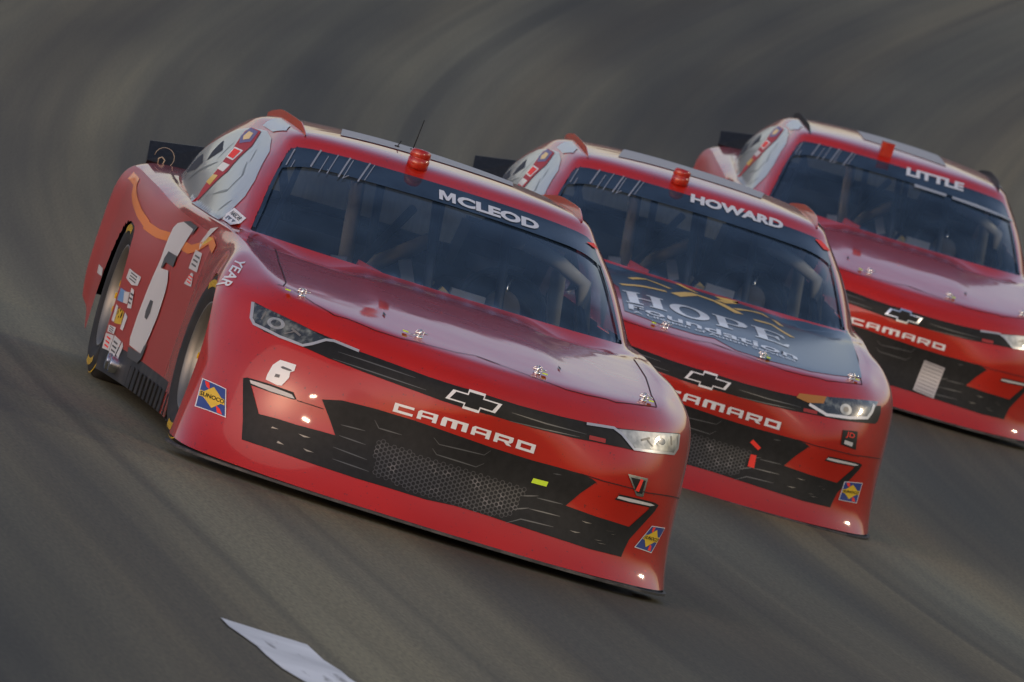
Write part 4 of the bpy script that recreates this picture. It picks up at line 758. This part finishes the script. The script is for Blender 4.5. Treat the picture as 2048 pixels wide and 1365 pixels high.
    for y in (1.98, 2.12):
        mb = MB(); c = Vector((-.968, y, ZT(.195))); mb.tube([c+Vector((.08, 0, 0)), c+Vector((-.012, 0, 0))], .034, 16, False); mb.tube([c+Vector((-.012, 0, 0)), c+Vector((.08, 0, 0))], .030, 16, True); mb.build('exhaust_outlet', M['chrome'], root)
    # interior
    def bars(name, segs, r, m, par, n=10):
        out = []
        for sg in segs:
            mb = MB(); mb.tube(sg, r, n); out.append(mb.build(name, m, par))
        return out
    hoop = bars('roll_cage', [[(-.66, 2.1, .2), (-.66, 2.1, .80), (-.54, 2.15, 1.17), (.54, 2.15, 1.17), (.66, 2.1, .80), (.66, 2.1, .2)]], .022, M['cage_dark'], root)[0]
    bars('cage_bar', [[(-.66, .95, .50), (-.66, 1.0, .80), (-.56, 1.42, 1.15), (.56, 1.42, 1.15), (.66, 1.0, .80), (.66, .95, .50)],
        [(-.54, 1.42, 1.15), (-.54, 2.15, 1.17)], [(.54, 1.42, 1.15), (.54, 2.15, 1.17)], [(-.17, 1.9, .76), (.02, 2.12, 1.06)], [(-.14, 2.1, 1.15), (-.06, 2.1, .5)],
        [(.0, .92, .78), (0, 1.42, 1.14)], [(.10, 2.0, 1.15), (.17, 2.0, .6)], [(.30, .98, .78), (.30, 1.44, 1.14)], [(-.50, 2.5, 1.08), (-.35, 2.9, .85)], [(.50, 2.5, 1.08), (.35, 2.9, .85)]], .019, M['cage_dark'], hoop)
    bars('cage_padding', [[(-.235, 2.05, 1.10), (-.18, 2.05, .70)], [(-.17, 2.03, .73), (.12, 2.03, .97)], [(.36, 1.2, 1.09), (.50, 1.18, 1.055), (.62, 1.16, 1.00), (.66, 1.12, .82)], [(.58, 1.6, 1.0), (.60, 1.4, .70)]], .031, M['tube'], hoop)
    mb = MB(); V = []; F = []
    for i in range(13):
        x = -.70+1.4*i/12; y = .66+.10*(x/.7)**2
        V += [(x, y+.03, ZT(.885)), (x, y+.30, ZT(.87)), (x, y+.36, ZT(.74)), (x, y+.36, .3)]
        if i: k = 4*i; F += [(k-4+a, k+a, k+a+1, k-3+a) for a in range(3)]
    mb.add(V, F); mb.build('dashboard', M['dark'], root)
    mb = MB(); mb.box((0, 1.75, .10), (1.6, 2.3, .02)); mb.build('cabin_floor', M['dark'], root, False)
    mb = MB(); mb.box((0, 2.62, .48), (1.45, .02, .72)); mb.build('rear_bulkhead', M['dark'], root, False)
    mb = MB(); mb.box((.40, 1.72, .34), (.50, .5, .12)); seat = mb.build('seat', M['cage_dark'], root, False)
    mb = MB(); mb.box((.40, 2.02, .66), (.46, .08, .62), Matrix.Rotation(R(-12), 3, 'X')); mb.build('backrest', M['cage_dark'], seat, False)
    mb = MB(); mb.box((.40, 2.06, 1.0), (.34, .07, .20)); mb.build('headrest', M['cage_dark'], seat, False)
    for x, m_ in ((.22, 'cage_dark'), (.58, 'pinkgrey')): mb = MB(); mb.box((x, 1.93, .99), (.035, .30, .19), Matrix.Rotation(R(8), 3, 'Y')); mb.build('head_surround', M[m_], seat, False)
    for x in (.14, .66): mb = MB(); mb.box((x, 1.88, .62), (.03, .24, .34)); mb.build('side_bolster', M['cage_dark'], seat, False)
    cst = Vector((.36, 1.32, .79)); mb = MB(); ring = [cst+Vector((.18*math.cos(a), .06*math.sin(a), .165*math.sin(a))) for a in [2*math.pi*k/28 for k in range(29)]]; mb.tube(ring, .014, 8, False)
    sw_ = mb.build('steering_wheel', M['cage_dark'], root)
    for a in (R(90), R(210), R(330)): mb = MB(); mb.tube([cst+Vector((.05*math.cos(a), .02, .05*math.sin(a))), cst+Vector((.17*math.cos(a), .05*math.sin(a), .155*math.sin(a)))], .01, 6); mb.build('spoke', M['chrome'], sw_)
    mb = MB(); mb.lathe([(0, -.035), (.05, -.032), (.072, -.01), (.075, .02), (0, .03)], c=cst+Vector((0, 0, .02)), axis='Y', n=24); mb.build('wheel_pad', M['pad'], sw_)
    for c_, d_, rr, m_ in (((-.02, 1.50, .83), (.05, .03, .10), -25, 'gadget'), ((.18, 1.1, .81), (.14, .05, .06), 0, 'gadget'), ((-.22, 1.15, .80), (.10, .04, .05), 12, 'redtape'), ((.10, 1.2, .80), (.05, .04, .04), 30, 'gold'), ((-.32, 1.3, .79), (.06, .04, .06), -10, 'gadget'), ((.05, 1.35, .80), (.03, .03, .08), 20, 'chrome')):
        mb = MB(); mb.box(c_, d_, Matrix.Rotation(R(rr), 3, 'Y')); mb.build('instrument', M[m_], root, False)
    return root, P, ws
M['wire'] = mat('tarnished_wire', (.42, .36, .26), .5, metal=.3); M['amber'] = mat('amber_print', (.42, .17, .03), .5); M['roofgrey'] = mat('pale_roof_print', (.42, .42, .42), .6); M['trim'] = mat('lamp_trim', (.55, .55, .55), .3, metal=.5); M['acc'] = mat('grille_ridge_grey', (.085, .09, .09), .35); M['line_red'] = mat('dull_red_badge', (.35, .02, .02), .5)
M['comb'] = mat('honeycomb_grey', (.04, .04, .042), .4, noise=(18, (.17, .16, .16), .54, .72)); M['name'] = mat('name_lettering', (.62, .66, .72), .5)
M['hash'] = mat('grey_marks', (.26, .29, .34), .6); M['smear'] = mat('dark_scuff', (.10, .12, .125), .5, coat=.6, coat_rough=.2)
M['pale'] = mat('pale_blue_sticker', (.45, .52, .58), .4, coat=.6); M['pinkgrey'] = mat('pinkish_grey_pad', (.34, .27, .30), .7); M['pad'] = mat('brown_pad', (.13, .11, .09), .8); M['gadget'] = mat('instrument_casing', (.35, .33, .32), .4)
M['paleprint'] = mat('pale_print', (.80, .85, .88), .4, coat=.5); M['plate'] = mat('perforated_plate', (.42, .40, .41), .4, metal=.3); M['hash2'] = mat('pale_bar', (.33, .37, .42), .5)

PATCH = [(-7.99, -1.633), (-8.004, -1.564), (-8.019, -1.475), (-8.017, -1.41), (-8.024, -1.36), (-8.433, -1.358), (-8.651, -1.331), (-8.837, -1.328), (-9.098, -1.295), (-9.642, -1.427), (-9.643, -1.503), (-9.412, -1.551), (-9.215, -1.584), (-8.901, -1.597), (-8.665, -1.597), (-8.411, -1.617), (-8.228, -1.635)]
LAMP = 650.0
POSE = {1: (0, 0, 0, 0, 0, 0), 2: (8.62, 2.2, .78, -.32, -.61, -.022), 3: (19.69, 4.296, .58, -.49, 1.07, .0085)}
def pose(c):
    s, l, rx, ry, rz, h = POSE[c]; v = Vector((R(rx), R(ry), R(rz))); a = v.length
    return track_frame(s, l) @ Matrix.Translation((0, 0, h)) @ (Matrix.Rotation(a, 4, v.normalized()) if a else Matrix.Identity(4))
D0 = dict(DATA)
D0['camq'] = DATA['cam']; D0['nameq'] = DATA['mcleod']; D0['name'] = 'MCLEOD'
car1, P1, ws1 = stock_car(1, pose(1), 'foremost red stock car, white number 6 on its side, MCLEOD on windshield', D0)
# ---- livery of the leading car
fb = P1['front_bumper']
decal('nose_number', 'F', DATA['six'], M['white'], fb, .003)
decal('number_gap', 'F', DATA['six_a'], M['grey'], fb, .004, .01); decal('number_gap', 'F', DATA['six_b'], M['grey'], fb, .004, .01)
def fuel_sticker(q, par, mir=False):
    tl, tr, br, bl = [np.array(p) for p in q]
    a = decal('fuel_sticker', 'F', [tuple(p) for p in (bl, br, tr, tl)], M['white'], par, .0028)
    B = lambda x, y: tuple(bl*(1-x)*(1-y)+br*x*(1-y)+tl*(1-x)*y+tr*x*y)
    decal('sticker_field', 'F', [B(.035, .03), B(.965, .03), B(.965, .97), B(.035, .97)], M['blue'], a, .0036)
    decal('sticker_diamond', 'F', [B(.5, .13), B(.93, .5), B(.5, .87), B(.07, .5)], M['yellow'], a, .0044)
    decal('sticker_arrow', 'F', [B(.12, .95), B(.3, .95), B(.36, .72), B(.22, .78)], M['redtape'], a, .0044)
    decal('sticker_arrow', 'F', [B(.88, .05), B(.7, .05), B(.64, .28), B(.78, .22)], M['redtape'], a, .0044)
    decal('sticker_band', 'F', [B(.05, .40), B(.95, .40), B(.95, .60), B(.05, .60)], M['yellow'], a, .0050)
    text('sticker_lettering', 'SUNOCO', 'F', B(.08, .43), B(.92, .43), B(.08, .57), M['black'], a, .0062, bold=.02)
fuel_sticker(DATA['sunb'], fb); fuel_sticker(DATA['sunLb'], fb)
v = DATA['vdec']; a = decal('shield_sticker', 'F', v, M['chrome'], fb, .003)
c = np.mean(v, 0); decal('shield_centre', 'F', [tuple((np.array(p)-c)*.72+c) for p in v], M['black'], a, .004, .01)
decal('shield_letter', 'F', [(c[0]-.012, c[1]-.02), (c[0]+.004, c[1]-.02), (c[0]+.010, c[1]+.028), (c[0]-.002, c[1]+.028)], M['redtape'], a, .005, .01)
decal('tape_strip', 'F', DATA['tape'], M['dayglow'], fb, .005)
dr = P1['door_panelR']
decal('door_number', 'S', DATA['six_side'], M['white'], dr, .0048, .04)
for i in (1, 2, 3, 4): decal('number_shadow', 'S', DATA['six_sh%d' % i], M['grey'], dr, .0062, .04)
stroke('orange_stripe', 'S', DATA['orange'], .036, M['orange'], P1['quarter_panelR'], .003, sp=.03)
stroke('orange_stripe', 'S', [(-p[0], p[1]) if False else p for p in DATA['orange']], .036, M['orange'], P1['quarter_panelL'], .003, sp=.03, mirror=True)
for k in sorted(k for k in DATA if k.startswith('st') and '_' in k and k[2].isdigit()):
    mname = k.split('_', 1)[1]; st = decal('sponsor_sticker', 'S', DATA[k], M[mname], dr, .003, .03)
    pts = np.array(DATA[k]); c = pts.mean(0); e = (pts.max(0)-pts.min(0))
    if int(k[2:].split('_')[0]) in (0, 3, 7, 8, 9, 11, 12):
        for q in (-.22, 0, .22): decal('sticker_print', 'S', [(c[0]-e[0]*.26, c[1]+e[1]*(q-.05)), (c[0]+e[0]*.26, c[1]+e[1]*(q-.05)), (c[0]+e[0]*.26, c[1]+e[1]*(q+.04)), (c[0]-e[0]*.26, c[1]+e[1]*(q+.04))], M['redtape'] if int(k[2:].split('_')[0]) in (8, 12) else M['grey'], st, .0042, .03)
    if int(k[2:].split('_')[0]) == 5:
        decal('sticker_print', 'S', [tuple(p) for p in ell(c[0], c[1]+.012, e[0]*.33, e[1]*.26)], M['black'], st, .0042, .03)
        text('sticker_letter', 'M', 'S', (c[0]-e[0]*.2, c[1]-.01), (c[0]+e[0]*.2, c[1]-.01), (c[0]-e[0]*.2, c[1]+.032), M['yellow'], st, .0054)
n = DATA['nascar']; st = decal('pillar_decal', 'S', n, M['white'], P1['roof'], .003, .03)
N_ = [np.array(p) for p in n]
B = lambda x, y: tuple(N_[3]*(1-x)*(1-y)+N_[2]*x*(1-y)+N_[0]*(1-x)*y+N_[1]*x*y)
text('decal_lettering', 'NASCAR', 'S', B(.15, .55), B(.85, .55), B(.15, .85), M['black'], st, .0042); decal('decal_print', 'S', [B(.2, .15), B(.8, .15), B(.8, .42), B(.2, .42)], M['grey'], st, .0042, .03)
y0, y1, y2 = DATA['year']; y1 = [y1[0]-.006, y1[1]-.02]; text('fender_lettering', 'YEAR', 'F', y1, y0, [y1[0]+.026, y1[1]-.0115], M['white'], P1['fenderR'], .003, bold=.02)
decal('warning_tab', 'F', DATA['wsred'], M['redtape'], ws1, .005, .02)
# ---- second car
D2 = dict(D0); q = DATA['cam2']; D2['camq'] = DATA['cam2q']; D2['nameq'] = DATA['howard']; D2['name'] = 'HOWARD'
car2, P2, ws2 = stock_car(2, pose(2), 'middle red stock car with blue-grey HOPE Foundation hood panel', D2)
hood = P2['hood']; HB = BAS['H'][2]; TL_ = [(x_, float(np.array((0, .545+.20*x_*x_, .908)) @ HB)) for x_ in np.linspace(-.68, .70, 15)]
decal('hood_wrap', 'H', TL_+DATA['hoodw'][6:], M['slate'], hood, .0018, .03)
bl, br, tl = [np.array(p) for p in DATA['t_hope']]
x = 0; tot = 4*1.0+.12*3
for ch, w_ in zip('HOPE', (1.06, 1.06, .92, .96)):
    a_ = bl+(br-bl)*x/tot; b_ = bl+(br-bl)*(x+w_)/tot; shape('hood_lettering', [[(p[0], p[1]*(.96 if ch != 'H' else .98)) for p in l] for l in SERIF[ch]], 'H', a_, b_, a_+(tl-bl), M['paleprint'], hood, .0042); x += w_+.12
text('hood_lettering', 'Foundation', 'H', *DATA['t_found'], M['paleprint'], hood, .0042, bold=.016)
text('hood_lettering', 'A Lifespan of Autism Services', 'H', *DATA['t_life'], M['paleprint'], hood, .0042, bold=.012)
for i in range(7): stroke('roofline_print', 'H', DATA['roofline%d' % i], .030 if i not in (3, 4) else .055, M['gold'], hood, .0032, sp=.03)
fb2 = P2['front_bumper']; q = DATA['jd']; st = decal('team_sticker', 'F', q, M['black'], fb2, .003); c = np.mean(q, 0)
text('sticker_lettering', 'JD', 'F', (c[0]-.022, c[1]+.0), (c[0]+.022, c[1]+.0), (c[0]-.022, c[1]+.03), M['redtape'], st, .0042); decal('sticker_print', 'F', [(c[0]-.022, c[1]-.03), (c[0]+.022, c[1]-.03), (c[0]+.022, c[1]-.012), (c[0]-.022, c[1]-.012)], M['offwhite'], st, .0042)
decal('tape_strip', 'F', DATA['tape2a'], M['redtape'], fb2, .005); decal('tape_strip', 'F', DATA['tape2b'], M['redtape'], fb2, .005)
fuel_sticker(DATA['sun2'], fb2); decal('warning_tab', 'F', DATA['naca2'], M['redtape'], ws2, .005, .02)
# ---- third car
D3 = dict(D0); D3['nameq'] = DATA['little']; D3['name'] = 'LITTLE'
car3, P3, ws3 = stock_car(3, pose(3), 'rearmost red stock car, LITTLE on windshield, grey plate in its grille', D3)
fb3 = P3['front_bumper']; q = DATA['plate3']; pl = decal('grille_plate', 'F', q, M['plate'], fb3, .008); c = [np.array(p) for p in q]
for i in range(9):
    t = (i+.5)/9; a_ = c[0]*(1-t)+c[3]*t; b_ = c[1]*(1-t)+c[2]*t; stroke('plate_slot', 'F', [a_*.93+b_*.07, a_*.07+b_*.93], .0035, M['acc'], pl, .0095, sp=.03)
decal('windshield_bar', 'F', DATA['bar3a'], M['hash2'], ws3, .005, .02); decal('windshield_bar', 'F', DATA['bar3b'], M['hash2'], ws3, .005, .02)
# ---- drivers
for i, (c, lab) in enumerate(((car1, 'driver in dark suit and helmet behind the MCLEOD windshield'), (car2, 'driver in dark suit and helmet behind the HOWARD windshield'), (car3, 'driver in dark suit and helmet behind the LITTLE windshield'))):
    human_driver('person', lab, c.matrix_world @ Matrix.Translation((.36, 1.80, .10)))
# ---- white painted mark on the asphalt in the foreground
wp = mat('worn_white_paint', (.82, .84, .86), .7, noise=(2.5, (.60, .62, .64), .45, .7)); n = wp.node_tree.nodes; L = wp.node_tree.links
tc = n.new('ShaderNodeTexCoord'); mp = n.new('ShaderNodeMapping'); mp.inputs['Scale'].default_value = (20, 2.2, 20); L.new(tc.outputs['Object'], mp.inputs[0])
nz = n.new('ShaderNodeTexNoise'); nz.inputs['Scale'].default_value = 1; nz.inputs['Detail'].default_value = 5; L.new(mp.outputs[0], nz.inputs[0])
rp = n.new('ShaderNodeMapRange'); rp.inputs[1].default_value = .20; rp.inputs[2].default_value = .40; L.new(nz.outputs[0], rp.inputs[0])
tr = n.new('ShaderNodeBsdfTransparent'); mx = n.new('ShaderNodeMixShader'); L.new(rp.outputs[0], mx.inputs[0]); L.new(tr.outputs[0], mx.inputs[1]); L.new(n['Principled BSDF'].outputs[0], mx.inputs[2]); L.new(mx.outputs[0], n['Material Output'].inputs[0])
track_patch('painted_mark', PATCH, wp, .004, kind='structure')

# ---- floodlight masts beside the track, whose lamps glint in the paint
def mast(x, y, z0, h, rows, cols, label):
    o = bpy.data.objects.new('floodlight_mast', None); COL.objects.link(o); o.location = (x, y, z0); o.rotation_euler = (0, 0, math.atan2(-(0-x), (0-y)) if False else math.atan2(y, x)+math.pi/2)
    o['label'] = label; o['category'] = 'floodlight'; o['group'] = 'floodlight masts around the turn'
    mb = MB(); mb.tube([(0, 0, 0), (0, 0, h)], [.35, .18], 14); mb.build('pole', M['steel'], o)
    for r in range(rows):
        z = h-1.2*r; mb = MB(); mb.box((0, .1, z), (cols*1.1+.6, .14, .14)); mb.build('crossarm', M['steel'], o, False)
        for c in range(cols):
            xx = (c-(cols-1)/2)*1.1; hd = MB(); hd.lathe([(0, -.30), (.18, -.25), (.33, .0), (.34, .03)], c=(0, 0, 0), axis='Y', n=20); lo_ = hd.build('lamp_head', M['steel'], o); lo_.location = (xx, .45, z-.1); lo_.rotation_euler = (R(-14), 0, 0)
            g = MB(); g.lathe([(0, .02), (.31, .02)], axis='Y', n=20); gg = g.build('lamp_glass', M['lamp'], lo_)
M['steel'] = mat('galvanised_steel', (.35, .36, .37), .5, metal=.7); M['lamp'] = mat('lit_lamp', (.8, .8, .8), .5, emit=((1, .80, .55), LAMP))
mast(48, -62, -4, 24, 2, 6, 'tall floodlight mast on the infield, lamps lit'); mast(-38, -80, 3, 22, 2, 6, 'tall floodlight mast outside the straight, lamps lit'); mast(75, 20, -4, 24, 2, 6, 'tall floodlight mast beyond the inside of the turn, lamps lit')
